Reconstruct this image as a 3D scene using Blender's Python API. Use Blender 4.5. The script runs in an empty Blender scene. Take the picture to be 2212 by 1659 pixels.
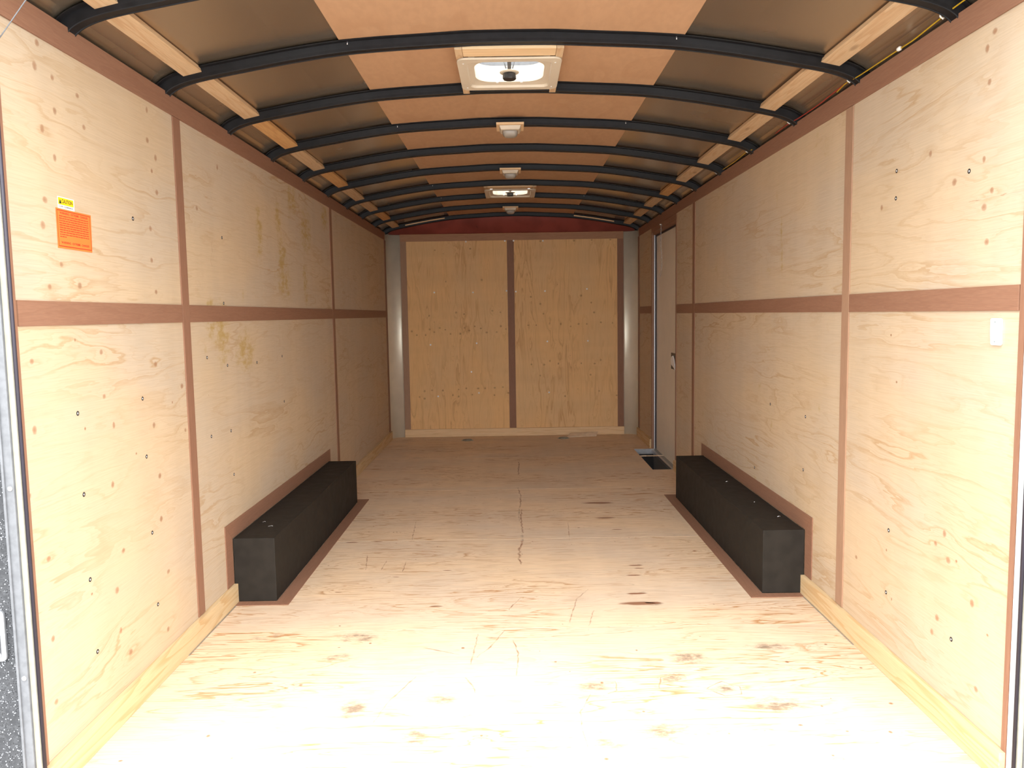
import bpy, bmesh, math, random
from mathutils import Vector, Matrix

S = bpy.context.scene
SKY_LOW, SKY_HIGH = 1.65, 3.7
COL = S.collection

# ---------------------------------------------------------------- camera
cam = bpy.data.cameras.new('camera')
cam.sensor_width = 36.0
cam.lens = 36.0 * 1668.95 / 2212.0
cam.clip_start = 0.05
cam_ob = bpy.data.objects.new('camera', cam)
COL.objects.link(cam_ob)
_p, _r = -0.0899, 0.0157
fw = Vector((0, math.cos(_p), math.sin(_p)))
up0 = Vector((0, -math.sin(_p), math.cos(_p)))
xr = Vector((1, 0, 0))
rt = math.cos(_r) * xr - math.sin(_r) * up0
up = math.sin(_r) * xr + math.cos(_r) * up0
m = Matrix((rt, up, -fw)).transposed().to_4x4()
m.translation = Vector((-0.0189, 0, 1.2356))
cam_ob.matrix_world = m
S.camera = cam_ob

# ---------------------------------------------------------------- sky and exposure
world = bpy.data.worlds.new('overcast_sky')
S.world = world
world.use_nodes = True
bg = world.node_tree.nodes['Background']
# overcast luminance: brightest overhead, dim at the horizon
_nt = world.node_tree
_tc = _nt.nodes.new('ShaderNodeTexCoord'); _sx = _nt.nodes.new('ShaderNodeSeparateXYZ')
_mr = _nt.nodes.new('ShaderNodeMapRange'); _mr.interpolation_type = 'SMOOTHSTEP'
_nt.links.new(_tc.outputs['Generated'], _sx.inputs[0]); _nt.links.new(_sx.outputs[2], _mr.inputs[0])
_mr.inputs[1].default_value = -0.02; _mr.inputs[2].default_value = 0.85
_mr.inputs[3].default_value = SKY_LOW; _mr.inputs[4].default_value = SKY_HIGH
_nt.links.new(_mr.outputs[0], bg.inputs[1])
bg.inputs[0].default_value = (0.95, 0.98, 1.0, 1)
S.view_settings.view_transform = 'Standard'
S.view_settings.look = 'None'
S.view_settings.gamma = 1.0
S.view_settings.use_curve_mapping = False
S.view_settings.exposure = 1.57
S.cycles.max_bounces = 14
S.cycles.diffuse_bounces = 10
S.cycles.glossy_bounces = 5
S.cycles.transmission_bounces = 6

# ---------------------------------------------------------------- materials
def mat_new(name):
    mt = bpy.data.materials.new(name)
    mt.use_nodes = True
    nt = mt.node_tree
    b = nt.nodes['Principled BSDF']
    return mt, nt, b

class NB:
    """small node builder"""
    def __init__(s, nt): s.nt = nt
    def n(s, t, **kw):
        nd = s.nt.nodes.new(t)
        for k, v in kw.items(): setattr(nd, k, v)
        return nd
    def put(s, sock, v):
        if hasattr(v, 'is_output'): s.nt.links.new(v, sock)
        else: sock.default_value = v
    def math(s, op, a, b=0.0, c=None, clamp=False):
        nd = s.n('ShaderNodeMath', operation=op, use_clamp=clamp)
        s.put(nd.inputs[0], a); s.put(nd.inputs[1], b)
        if c is not None: s.put(nd.inputs[2], c)
        return nd.outputs[0]
    def mix(s, f, a, b, mode='MIX'):
        nd = s.n('ShaderNodeMix', data_type='RGBA', blend_type=mode)
        s.put(nd.inputs[0], f); s.put(nd.inputs[6], a); s.put(nd.inputs[7], b)
        return nd.outputs[2]
    def vscale(s, v, sc, off=(0, 0, 0)):
        nd = s.n('ShaderNodeMapping')
        s.put(nd.inputs['Vector'], v)
        nd.inputs['Scale'].default_value = sc
        nd.inputs['Location'].default_value = off
        return nd.outputs[0]
    def noise(s, v, scale=1.0, detail=3.0, rough=0.5, dist=0.0):
        nd = s.n('ShaderNodeTexNoise')
        s.put(nd.inputs['Vector'], v)
        nd.inputs['Scale'].default_value = scale
        nd.inputs['Detail'].default_value = detail
        nd.inputs['Roughness'].default_value = rough
        nd.inputs['Distortion'].default_value = dist
        return nd.outputs[0]
    def ramp(s, f, a, b, lo=0.0, hi=1.0):
        nd = s.n('ShaderNodeMapRange')
        nd.interpolation_type = 'SMOOTHSTEP'
        s.put(nd.inputs[0], f)
        nd.inputs[1].default_value = a; nd.inputs[2].default_value = b
        nd.inputs[3].default_value = lo; nd.inputs[4].default_value = hi
        return nd.outputs[0]
    def attr(s, name):
        nd = s.n('ShaderNodeAttribute', attribute_name=name)
        return nd.outputs['Fac']
    def uv(s):
        return s.n('ShaderNodeUVMap', uv_map='UVMap').outputs[0]
    def obco(s):
        return s.n('ShaderNodeTexCoord').outputs['Object']
    def bump(s, b, h, strength=0.3, dist=0.002):
        nd = s.n('ShaderNodeBump')
        nd.inputs['Strength'].default_value = strength
        nd.inputs['Distance'].default_value = dist
        s.put(nd.inputs['Height'], h)
        s.nt.links.new(nd.outputs[0], b.inputs['Normal'])

def c4(c): return (c[0], c[1], c[2], 1)

def mat_ply(name, base, line, knot, freq=7.0, su=0.55, sv=2.2, lw=0.5, fib=0.10, patch=0.12,
            stain=(0.5, 0.33, 0.12), stainamt=0.5, rough=0.6, band=0.05, detail=4.0):
    """rotary cut plywood face: contour shaped growth lines along u, fibres, knots and stains"""
    mt, nt, b = mat_new(name)
    k = NB(nt)
    uv = k.uv()
    kf = k.attr('kf')
    low = k.noise(k.vscale(uv, (su, sv, 1)), 1.0, detail, 0.52, 0.25)
    low = k.math('ADD', low, k.math('MULTIPLY', kf, 0.05))
    ph = k.math('FRACT', k.math('MULTIPLY', low, freq))
    edge = k.ramp(ph, 0.70, 0.97)
    back = k.ramp(ph, 0.965, 1.0, 1.0, 0.0)
    ln = k.math('MULTIPLY', edge, back)
    ph2 = k.math('FRACT', k.math('MULTIPLY', low, freq * 2.7))
    ln2 = k.math('MULTIPLY', k.ramp(ph2, 0.6, 0.95), k.ramp(ph2, 0.95, 1.0, 1.0, 0.0))
    vis = k.ramp(k.noise(k.vscale(uv, (0.9, 2.0, 1), (7, 3, 0)), 1.3, 2.0), 0.38, 0.68, 0.22, 1.0)
    ln = k.math('MULTIPLY', k.math('ADD', ln, k.math('MULTIPLY', ln2, 0.45)), k.math('MULTIPLY', vis, lw), clamp=True)
    fibre = k.noise(k.vscale(uv, (6, 260, 1)), 1.0, 2.0)
    fine = k.noise(k.vscale(uv, (30, 60, 1)), 1.0, 3.0)
    tone = k.noise(k.vscale(uv, (0.7, 1.4, 1), (3, 9, 0)), 1.6, 3.0)
    bands = k.noise(k.vscale(uv, (9.0, 0.5, 1), (1, 4, 0)), 1.0, 2.0)
    val = k.math('ADD', 1.0 - 0.5 * (fib + patch + band), k.math('MULTIPLY', k.ramp(fibre, 0.3, 0.7), fib))
    val = k.math('ADD', val, k.math('MULTIPLY', k.ramp(tone, 0.3, 0.7), patch))
    val = k.math('ADD', val, k.math('MULTIPLY', k.ramp(bands, 0.3, 0.7), band))
    hue = k.mix(k.ramp(tone, 0.35, 0.65), c4(base), c4((base[0] * 0.98, base[1] * 0.93, base[2] * 0.84)))
    cb = k.n('ShaderNodeCombineColor')
    for i in range(3): k.put(cb.inputs[i], val)
    col = k.mix(1.0, hue, cb.outputs[0], 'MULTIPLY')
    col = k.mix(ln, col, c4(line))
    st = k.attr('st')
    sn = k.noise(k.vscale(uv, (16, 30, 1)), 1.0, 5.0, 0.72)
    stm = k.math('MULTIPLY', k.ramp(k.math('MULTIPLY', st, k.math('SUBTRACT', k.math('MULTIPLY', sn, 3.4), 0.72)), 0.25, 0.8), stainamt)
    col = k.mix(stm, col, c4(stain))
    kn = k.attr('kn')
    col = k.mix(k.ramp(k.math('ADD', kn, k.math('MULTIPLY', k.math('SUBTRACT', fine, 0.5), 0.5)), 0.12, 0.9, 0.0, 0.92), col, c4(knot))
    k.put(b.inputs['Base Color'], col)
    b.inputs['Roughness'].default_value = rough
    b.inputs['Specular IOR Level'].default_value = 0.25
    k.bump(b, k.math('ADD', fibre, tone), 0.12, 0.0015)
    return mt

def mat_wood(name, base, dark, us=(1.2, 14, 14), fr=9.0, amt=0.5, rough=0.6, fib=0.15, axis='Y', knots=0.0):
    """solid timber or plain veneer, grain along one object axis"""
    mt, nt, b = mat_new(name)
    k = NB(nt)
    co = k.obco()
    info = k.n('ShaderNodeObjectInfo')
    cx = k.n('ShaderNodeCombineXYZ')
    rnd = k.math('MULTIPLY', info.outputs['Random'], 37.0)
    for i in range(3): k.put(cx.inputs[i], rnd)
    va = k.n('ShaderNodeVectorMath', operation='ADD')
    k.put(va.inputs[0], co); k.put(va.inputs[1], cx.outputs[0])
    co = va.outputs[0]
    a, c, d = us
    sc = {'X': (a, c, d), 'Y': (c, a, d), 'Z': (c, d, a)}[axis]
    low = k.noise(k.vscale(co, sc), 1.0, 2.0, 0.5, 0.3)
    ph = k.math('FRACT', k.math('MULTIPLY', low, fr))
    ln = k.math('MULTIPLY', k.ramp(ph, 0.35, 0.93), k.ramp(ph, 0.93, 1.0, 1.0, 0.0))
    fsc = tuple(v * 14 for v in sc)
    fibre = k.noise(k.vscale(co, fsc), 1.0, 2.0)
    val = k.math('ADD', 1.0 - fib / 2, k.math('MULTIPLY', k.ramp(fibre, 0.3, 0.7), fib))
    cb = k.n('ShaderNodeCombineColor')
    for i in range(3): k.put(cb.inputs[i], val)
    col = k.mix(1.0, c4(base), cb.outputs[0], 'MULTIPLY')
    col = k.mix(k.math('MULTIPLY', ln, amt), col, c4(dark))
    if knots > 0:
        vo = k.n('ShaderNodeTexVoronoi')
        ks = {'X': (3.2, 11, 11), 'Y': (11, 3.2, 11), 'Z': (11, 11, 3.2)}[axis]
        k.put(vo.inputs['Vector'], k.vscale(co, ks))
        vo.inputs['Scale'].default_value = 1.0
        kk = k.ramp(vo.outputs['Distance'], 0.05, 0.16, 1.0, 0.0)
        col = k.mix(k.math('MULTIPLY', kk, knots), col, c4(tuple(v * 0.4 for v in dark)))
    k.put(b.inputs['Base Color'], col)
    b.inputs['Roughness'].default_value = rough
    b.inputs['Specular IOR Level'].default_value = 0.25
    k.bump(b, fibre, 0.1, 0.001)
    return mt

def mat_plain(name, col, rough=0.5, metal=0.0, nscale=40.0, namt=0.08, bump=0.0, spec=0.5):
    mt, nt, b = mat_new(name)
    k = NB(nt)
    nz = k.noise(k.obco(), nscale, 3.0)
    f = k.ramp(nz, 0.3, 0.7)
    k.put(b.inputs['Base Color'], k.mix(f, c4(tuple(v * (1 - namt) for v in col)), c4(tuple(min(1, v * (1 + namt)) for v in col))))
    k.put(b.inputs['Roughness'], k.ramp(nz, 0.2, 0.8, rough * 0.9, min(1, rough * 1.12)))
    b.inputs['Metallic'].default_value = metal
    b.inputs['Specular IOR Level'].default_value = spec
    if bump > 0: k.bump(b, nz, bump, 0.001)
    return mt

M = {}
M['ply_side'] = mat_ply('plywood_side', (0.525, 0.415, 0.300), (0.40, 0.25, 0.12), (0.31, 0.165, 0.09), freq=10.0, su=0.62, sv=4.2,
                        lw=0.62, fib=0.09, detail=6.0, stain=(0.40, 0.265, 0.07), stainamt=0.8)
M['ply_front'] = mat_ply('plywood_front', (0.76, 0.485, 0.235), (0.58, 0.32, 0.13), (0.22, 0.10, 0.03), freq=9.0, su=0.55, sv=5.0,
                         lw=0.95, fib=0.08, stainamt=0.4)
M['ply_floor'] = mat_ply('plywood_floor', (0.71, 0.555, 0.405), (0.46, 0.25, 0.115), (0.24, 0.10, 0.05), freq=13.0, su=0.7, sv=5.5,
                         lw=0.95, fib=0.2, patch=0.16, stain=(0.22, 0.16, 0.11), stainamt=0.92, rough=0.55, detail=5.0)
M['meranti'] = mat_wood('meranti_trim', (0.265, 0.135, 0.083), (0.215, 0.102, 0.061), us=(2, 30, 30), fr=6, amt=0.35, fib=0.12)
M['meranti_z'] = mat_wood('meranti_trim_upright', (0.265, 0.135, 0.083), (0.215, 0.102, 0.061), us=(2, 30, 30), fr=6, amt=0.35, fib=0.12, axis='Z')
M['meranti_x'] = mat_wood('meranti_trim_cross', (0.40, 0.21, 0.12), (0.33, 0.16, 0.09), us=(2, 30, 30), fr=6, amt=0.35, fib=0.12, axis='X')
M['pale_trim'] = mat_wood('pale_trim', (0.36, 0.215, 0.135), (0.30, 0.17, 0.105), us=(2, 30, 30), fr=6, amt=0.3, fib=0.12, axis='Z')
M['luan'] = mat_wood('luan_liner', (0.47, 0.275, 0.155), (0.41, 0.225, 0.12), us=(1.2, 3, 3), fr=5, amt=0.35, fib=0.08)
M['pine'] = mat_wood('pine_board', (0.60, 0.44, 0.25), (0.50, 0.29, 0.12), us=(1.0, 16, 16), fr=7, amt=0.6, fib=0.1, knots=0.8)
M['pine_pale'] = mat_wood('pine_pale', (0.58, 0.40, 0.235), (0.47, 0.26, 0.125), us=(1.4, 22, 22), fr=6, amt=0.5, fib=0.12, knots=0.5)
M['pine_orange'] = mat_wood('pine_orange', (0.60, 0.34, 0.14), (0.46, 0.22, 0.08), us=(1.4, 22, 22), fr=6, amt=0.5, fib=0.12)
M['pine_x'] = mat_wood('pine_cross', (0.74, 0.52, 0.30), (0.60, 0.36, 0.17), us=(1.0, 16, 16), fr=6, amt=0.4, fib=0.1, axis='X')
M['bow'] = mat_plain('black_bow_steel', (0.010, 0.0095, 0.0105), 0.42, 0.0, 30, 0.2, 0.05, 0.22)
M['box'] = mat_plain('black_box_steel', (0.023, 0.019, 0.015), 0.66, 0.0, 18, 0.15, 0.08, 0.16)
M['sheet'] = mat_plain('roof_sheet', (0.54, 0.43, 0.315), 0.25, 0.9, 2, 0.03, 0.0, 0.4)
M['skin'] = mat_plain('outer_skin', (0.30, 0.30, 0.29), 0.5, 0.3)
M['corner'] = mat_plain('corner_sheet', (0.84, 0.78, 0.64), 0.42, 0.45, 8, 0.04)
M['door'] = mat_plain('door_sheet', (0.74, 0.66, 0.54), 0.45, 0.0, 8, 0.03)
M['alu'] = mat_plain('aluminium', (0.50, 0.50, 0.51), 0.38, 0.9, 60, 0.06)
M['alu_frame'] = mat_plain('weathered_aluminium', (0.155, 0.155, 0.16), 0.5, 0.2, 60, 0.1, 0.0, 0.3)
M['seal_cream'] = mat_plain('cream_sealant', (0.27, 0.25, 0.20), 0.6, 0.0, 40, 0.08, 0.0, 0.2)
M['screw_glint'] = mat_plain('painted_glint_screw_head', (0.92, 0.92, 0.92), 0.4)  # bright glint of the zinc heads painted in as plain white
M['zinc'] = mat_plain('zinc_screw', (0.85, 0.85, 0.85), 0.25, 0.7)
M['dark'] = mat_plain('dark_hole', (0.02, 0.015, 0.012), 0.8)
M['rubber'] = mat_plain('rubber_seal', (0.018, 0.012, 0.02), 0.6)
M['plastic'] = mat_plain('cream_plastic', (0.60, 0.51, 0.39), 0.4, 0.0, 20, 0.03)
M['plastic_w'] = mat_plain('white_plastic', (0.85, 0.85, 0.83), 0.35, 0.0, 20, 0.03)
M['lens'] = mat_plain('grey_lens', (0.34, 0.31, 0.27), 0.25, 0.0, 30, 0.05)
M['knobm'] = mat_plain('black_knob', (0.018, 0.014, 0.013), 0.45)
M['red'] = mat_plain('red_header', (0.30, 0.065, 0.045), 0.38, 0.0, 5, 0.2, 0.1)
M['orange'] = mat_plain('orange_paper', (0.95, 0.19, 0.035), 0.6, 0.0, 30, 0.03)
M['redink'] = mat_plain('red_ink', (0.62, 0.02, 0.01), 0.6)
M['yellow'] = mat_plain('yellow_ink', (0.92, 0.58, 0.01), 0.5)
M['white'] = mat_plain('white_paper', (0.85, 0.83, 0.82), 0.5)
M['black'] = mat_plain('black_ink', (0.02, 0.02, 0.02), 0.5)
M['wire_y'] = mat_plain('yellow_wire', (0.45, 0.28, 0.012), 0.4)
M['wire_r'] = mat_plain('red_wire', (0.30, 0.03, 0.018), 0.4)
M['clear'] = mat_plain('clear_clip', (0.75, 0.72, 0.66), 0.15)
M['concrete'] = mat_plain('concrete', (0.24, 0.24, 0.24), 0.8, 0.0, 4, 0.12)
M['paper'] = mat_plain('cardboard_scrap', (0.78, 0.64, 0.48), 0.6, 0.0, 30, 0.06)
M['ring'] = mat_plain('ring_steel', (0.30, 0.36, 0.34), 0.4, 0.7)

# black steel with rain droplets
mt, nt, b = mat_new('wet_black_steel'); k = NB(nt)
vo = k.n('ShaderNodeTexVoronoi'); k.put(vo.inputs['Vector'], k.obco()); vo.inputs['Scale'].default_value = 230
dr = k.ramp(vo.outputs['Distance'], 0.16, 0.42, 1.0, 0.0)
nz = k.noise(k.obco(), 60, 3)
dr = k.math('MULTIPLY', dr, k.ramp(nz, 0.42, 0.6))
k.put(b.inputs['Base Color'], k.mix(k.ramp(nz, .3, .7), (0.035, 0.035, 0.037, 1), (0.065, 0.065, 0.068, 1)))
k.put(b.inputs['Roughness'], k.ramp(dr, 0.0, 0.5, 0.5, 0.1))
b.inputs['Specular IOR Level'].default_value = 0.3
k.bump(b, dr, 1.0, 0.004)
M['wet'] = mt
# vent lid: milky translucent plastic
mt, nt, b = mat_new('milky_lid'); k = NB(nt)
out = [n for n in nt.nodes if n.type == 'OUTPUT_MATERIAL'][0]
tr = k.n('ShaderNodeBsdfTranslucent'); tr.inputs[0].default_value = (0.9, 0.92, 0.93, 1)
df = k.n('ShaderNodeBsdfDiffuse'); df.inputs[0].default_value = (0.85, 0.87, 0.9, 1)
mx = k.n('ShaderNodeMixShader'); k.put(mx.inputs[0], k.ramp(k.noise(k.obco(), 30, 2), 0, 1, 0.3, 0.4))
nt.links.new(tr.outputs[0], mx.inputs[1]); nt.links.new(df.outputs[0], mx.inputs[2]); nt.links.new(mx.outputs[0], out.inputs[0])
M['lid'] = mt
M['drop'] = mat_plain('rain_drop', (0.32, 0.33, 0.35), 0.06, 0.0, 40, 0.05, 0.0, 0.8)

# ---------------------------------------------------------------- mesh helpers
class MB:
    """collects shapes and links them as ONE mesh object"""
    def __init__(s): s.v = []; s.f = []; s.mi = []; s.sm = []
    def add(s, vs, fs, mi=0, smooth=False):
        o = len(s.v); s.v += [tuple(v) for v in vs]
        for f in fs:
            s.f.append([i + o for i in f]); s.mi.append(mi); s.sm.append(smooth)
    def box(s, a, b, mi=0):
        x0, y0, z0 = a; x1, y1, z1 = b
        vs = [(x0, y0, z0), (x1, y0, z0), (x1, y1, z0), (x0, y1, z0), (x0, y0, z1), (x1, y0, z1), (x1, y1, z1), (x0, y1, z1)]
        s.add(vs, [(0, 3, 2, 1), (4, 5, 6, 7), (0, 1, 5, 4), (1, 2, 6, 5), (2, 3, 7, 6), (3, 0, 4, 7)], mi)
    def prism(s, poly, axis, a, b, mi=0):
        """polygon in the two other axes, extruded from a to b along axis"""
        def P(p, t):
            if axis == 'Y': return (p[0], t, p[1])
            if axis == 'X': return (t, p[0], p[1])
            return (p[0], p[1], t)
        n = len(poly)
        vs = [P(p, a) for p in poly] + [P(p, b) for p in poly]
        fs = [list(range(n))[::-1], [n + i for i in range(n)]]
        fs += [[i, (i + 1) % n, n + (i + 1) % n, n + i] for i in range(n)]
        s.add(vs, fs, mi)
    def lathe(s, c, axis, prof, seg=20, mi=0, smooth=True):
        """prof: (t along axis, radius)"""
        c = Vector(c); ax = Vector(axis).normalized()
        u = ax.orthogonal().normalized(); w = ax.cross(u)
        vs = []; fs = []
        for t, r in prof:
            for i in range(seg):
                an = 2 * math.pi * i / seg
                vs.append(c + ax * t + (u * math.cos(an) + w * math.sin(an)) * max(r, 1e-5))
        for j in range(len(prof) - 1):
            for i in range(seg):
                fs.append([j * seg + i, j * seg + (i + 1) % seg, (j + 1) * seg + (i + 1) % seg, (j + 1) * seg + i])
        fs.append(list(range(seg))[::-1]); fs.append([(len(prof) - 1) * seg + i for i in range(seg)])
        s.add(vs, fs, mi, smooth)
    def tube(s, pts, r, seg=8, mi=0):
        pts = [Vector(p) for p in pts]
        vs = []; fs = []
        pu = None
        for i, p in enumerate(pts):
            d = (pts[min(i + 1, len(pts) - 1)] - pts[max(i - 1, 0)]).normalized()
            u = d.orthogonal().normalized() if pu is None else (pu - d * pu.dot(d)).normalized()
            pu = u; w = d.cross(u)
            for q in range(seg):
                an = 2 * math.pi * q / seg
                vs.append(p + (u * math.cos(an) + w * math.sin(an)) * r)
        for j in range(len(pts) - 1):
            for i in range(seg):
                fs.append([j * seg + i, j * seg + (i + 1) % seg, (j + 1) * seg + (i + 1) % seg, (j + 1) * seg + i])
        fs.append(list(range(seg))[::-1]); fs.append([(len(pts) - 1) * seg + i for i in range(seg)])
        s.add(vs, fs, mi, True)
    def build(s, name, mats, parent=None, bevel=0.0, recalc=True):
        me = bpy.data.meshes.new(name)
        me.from_pydata(s.v, [], s.f)
        if not isinstance(mats, (list, tuple)): mats = [mats]
        for mm in mats: me.materials.append(mm)
        for p, mi, sm in zip(me.polygons, s.mi, s.sm): p.material_index = mi; p.use_smooth = sm
        if recalc:
            bm = bmesh.new(); bm.from_mesh(me); bmesh.ops.recalc_face_normals(bm, faces=bm.faces)
            if bevel > 0:
                es = [e for e in bm.edges if len(e.link_faces) == 2 and e.calc_face_angle(0) > 0.7]
                bmesh.ops.bevel(bm, geom=es, offset=bevel, segments=2, affect='EDGES', profile=0.6)
            bm.to_mesh(me); bm.free()
        o = bpy.data.objects.new(name, me)
        COL.objects.link(o)
        if parent is not None: o.parent = parent
        return o

def struct(o, label=None):
    o['kind'] = 'structure'
    if label: o['label'] = label
    return o
def tag(o, label, cat, group=None):
    o['label'] = label; o['category'] = cat
    if group: o['group'] = group
    return o
def empty(name, loc=(0, 0, 0)):
    o = bpy.data.objects.new(name, None); COL.objects.link(o); o.location = loc
    o.empty_display_size = 0.05
    return o
def copy_tree(o, parent=None):
    c = o.copy(); COL.objects.link(c)
    if parent is not None: c.parent = parent
    for ch in list(o.children): copy_tree(ch, c)
    return c

rng = random.Random(5)

def panel(name, parent, mat, P, a0, a1, b0, b1, grain='a', knots=(), stains=(), seed=0, step=0.014, holes=(), lines=()):
    """plywood face as a fine grid; P(a, b, h) -> point at height h above the face; knots (a, b, radius, dark)"""
    na = max(1, int((a1 - a0) / step)); nb = max(1, int((b1 - b0) / step))
    v = []; kf = []; st = []; kn = []; uv = []; f = []
    kk = [q for q in knots if a0 < q[0] < a1 and b0 < q[1] < b1]
    ss = [q for q in stains if a0 - .2 < q[0] < a1 + .2 and b0 - .2 < q[1] < b1 + .2]
    fa, fb = (1.0, 0.55) if grain == 'a' else (0.55, 1.0)
    def fields(a, b):
        s = 0.0
        for q in kk:
            da = (a - q[0]) / (0.055 * fa); db = (b - q[1]) / (0.055 * fb)
            d2 = da * da + db * db
            if d2 < 9: s += math.exp(-d2)
        t = 0.0
        for q in ss:
            da = (a - q[0]) / q[2]; db = (b - q[1]) / q[3]
            d2 = da * da + db * db
            if d2 < 6: t = max(t, q[4] * math.exp(-d2))
        return s, t
    def UV(a, b):
        return ((a, b) if grain == 'a' else (b, a))
    A = [a0 + (a1 - a0) * i / na for i in range(na + 1)]
    B = [b0 + (b1 - b0) * j / nb for j in range(nb + 1)]
    for b_ in B:
        for a_ in A:
            v.append(P(a_, b_, 0.0)); s_, t_ = fields(a_, b_)
            kf.append(s_); st.append(t_); kn.append(0.0)
            u_ = UV(a_, b_); uv.append((u_[0] + seed * 3.71, u_[1] + seed * 5.13))
    w = na + 1
    for j in range(nb):
        for i in range(na):
            ca, cb = (A[i] + A[i + 1]) / 2, (B[j] + B[j + 1]) / 2
            if any(h[0] < ca < h[1] and h[2] < cb < h[3] for h in holes): continue
            f.append([j * w + i, j * w + i + 1, (j + 1) * w + i + 1, (j + 1) * w + i])
    # board thickness behind the face
    o = len(v)
    T = -0.008
    for a_, b_ in ((a0, b0), (a1, b0), (a1, b1), (a0, b1)):
        for h in (0.0, T):
            v.append(P(a_, b_, h)); kf.append(0); st.append(0); kn.append(0); u_ = UV(a_, b_); uv.append((u_[0], u_[1]))
    f += [[o + 2 * i, o + 2 * ((i + 1) % 4), o + 2 * ((i + 1) % 4) + 1, o + 2 * i + 1] for i in range(4)]
    for q in kk:
        r = q[2]; o = len(v); N = 14
        rr = random.Random(int(q[0] * 1000 + q[1] * 77))
        ja = rr.uniform(0.85, 1.2) if len(q) < 5 else q[4]
        v.append(P(q[0], q[1], 0.0006)); kf.append(1); st.append(0); kn.append(q[3])
        u_ = UV(q[0], q[1]); uv.append((u_[0] + seed * 3.71, u_[1] + seed * 5.13))
        for ring, (fr_, kv) in enumerate(((0.55, q[3] * 0.75), (1.0, 0.0))):
            for i in range(N):
                an = 2 * math.pi * i / N
                sa, sb = (ja, 1 / ja)
                a_ = q[0] + r * fr_ * math.cos(an) * sa * rr.uniform(.93, 1.07); b_ = q[1] + r * fr_ * math.sin(an) * sb * rr.uniform(.93, 1.07)
                a_ = min(max(a_, a0), a1); b_ = min(max(b_, b0), b1)
                v.append(P(a_, b_, 0.0006 if ring == 0 else 0.0001)); s_, t_ = fields(a_, b_); kf.append(s_); st.append(t_); kn.append(kv)
                u_ = UV(a_, b_); uv.append((u_[0] + seed * 3.71, u_[1] + seed * 5.13))
        for i in range(N):
            i2 = (i + 1) % N
            f.append([o, o + 1 + i, o + 1 + i2]); f.append([o + 1 + i, o + 1 + N + i, o + 1 + N + i2, o + 1 + i2])
    # scratches, cracks and glue marks: narrow ragged ribbons on the face
    for (pts, wd, kv) in lines:
        P2 = []
        for p0, p1 in zip(pts[:-1], pts[1:]):
            n_ = max(2, int(math.hypot(p1[0] - p0[0], p1[1] - p0[1]) / .02))
            P2 += [(p0[0] + (p1[0] - p0[0]) * t / n_, p0[1] + (p1[1] - p0[1]) * t / n_) for t in range(n_)]
        P2.append(pts[-1])
        P2 = [p for p in P2 if a0 < p[0] < a1 and b0 < p[1] < b1]
        if len(P2) < 2: continue
        rr = random.Random(int(pts[0][0] * 991)); o = len(v)
        for i, p in enumerate(P2):
            q0 = P2[max(i - 1, 0)]; q1 = P2[min(i + 1, len(P2) - 1)]
            dx, dy = q1[0] - q0[0], q1[1] - q0[1]; dl = math.hypot(dx, dy) or 1
            nx, ny = -dy / dl, dx / dl
            w2 = wd * rr.uniform(.35, 1.1) * (0.3 if i in (0, len(P2) - 1) else 1)
            jx = rr.uniform(-.3, .3) * wd
            for s_, kk_ in ((-1, 0.0), (0, kv * rr.uniform(.5, 1)), (1, 0.0)):
                a_, b_ = p[0] + nx * (s_ * w2 + jx), p[1] + ny * (s_ * w2 + jx)
                a_ = min(max(a_, a0), a1); b_ = min(max(b_, b0), b1)
                v.append(P(a_, b_, .0005 if s_ == 0 else .0002)); kf.append(0); st.append(0); kn.append(kk_)
                u_ = UV(a_, b_); uv.append((u_[0] + seed * 3.71, u_[1] + seed * 5.13))
        for i in range(len(P2) - 1):
            for j in (0, 1): f.append([o + 3 * i + j, o + 3 * i + j + 1, o + 3 * i + j + 4, o + 3 * i + j + 3])
    me = bpy.data.meshes.new(name); me.from_pydata(v, [], f)
    for nm, arr in (('kf', kf), ('st', st), ('kn', kn)):
        at = me.attributes.new(nm, 'FLOAT', 'POINT'); at.data.foreach_set('value', arr)
    ul = me.uv_layers.new(name='UVMap')
    li = [0] * len(me.loops); me.loops.foreach_get('vertex_index', li)
    fl = []
    for i in li: fl += uv[i]
    ul.data.foreach_set('uv', fl)
    me.materials.append(mat)
    ob = bpy.data.objects.new(name, me); COL.objects.link(ob)
    if parent is not None: ob.parent = parent
    return ob

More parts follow.
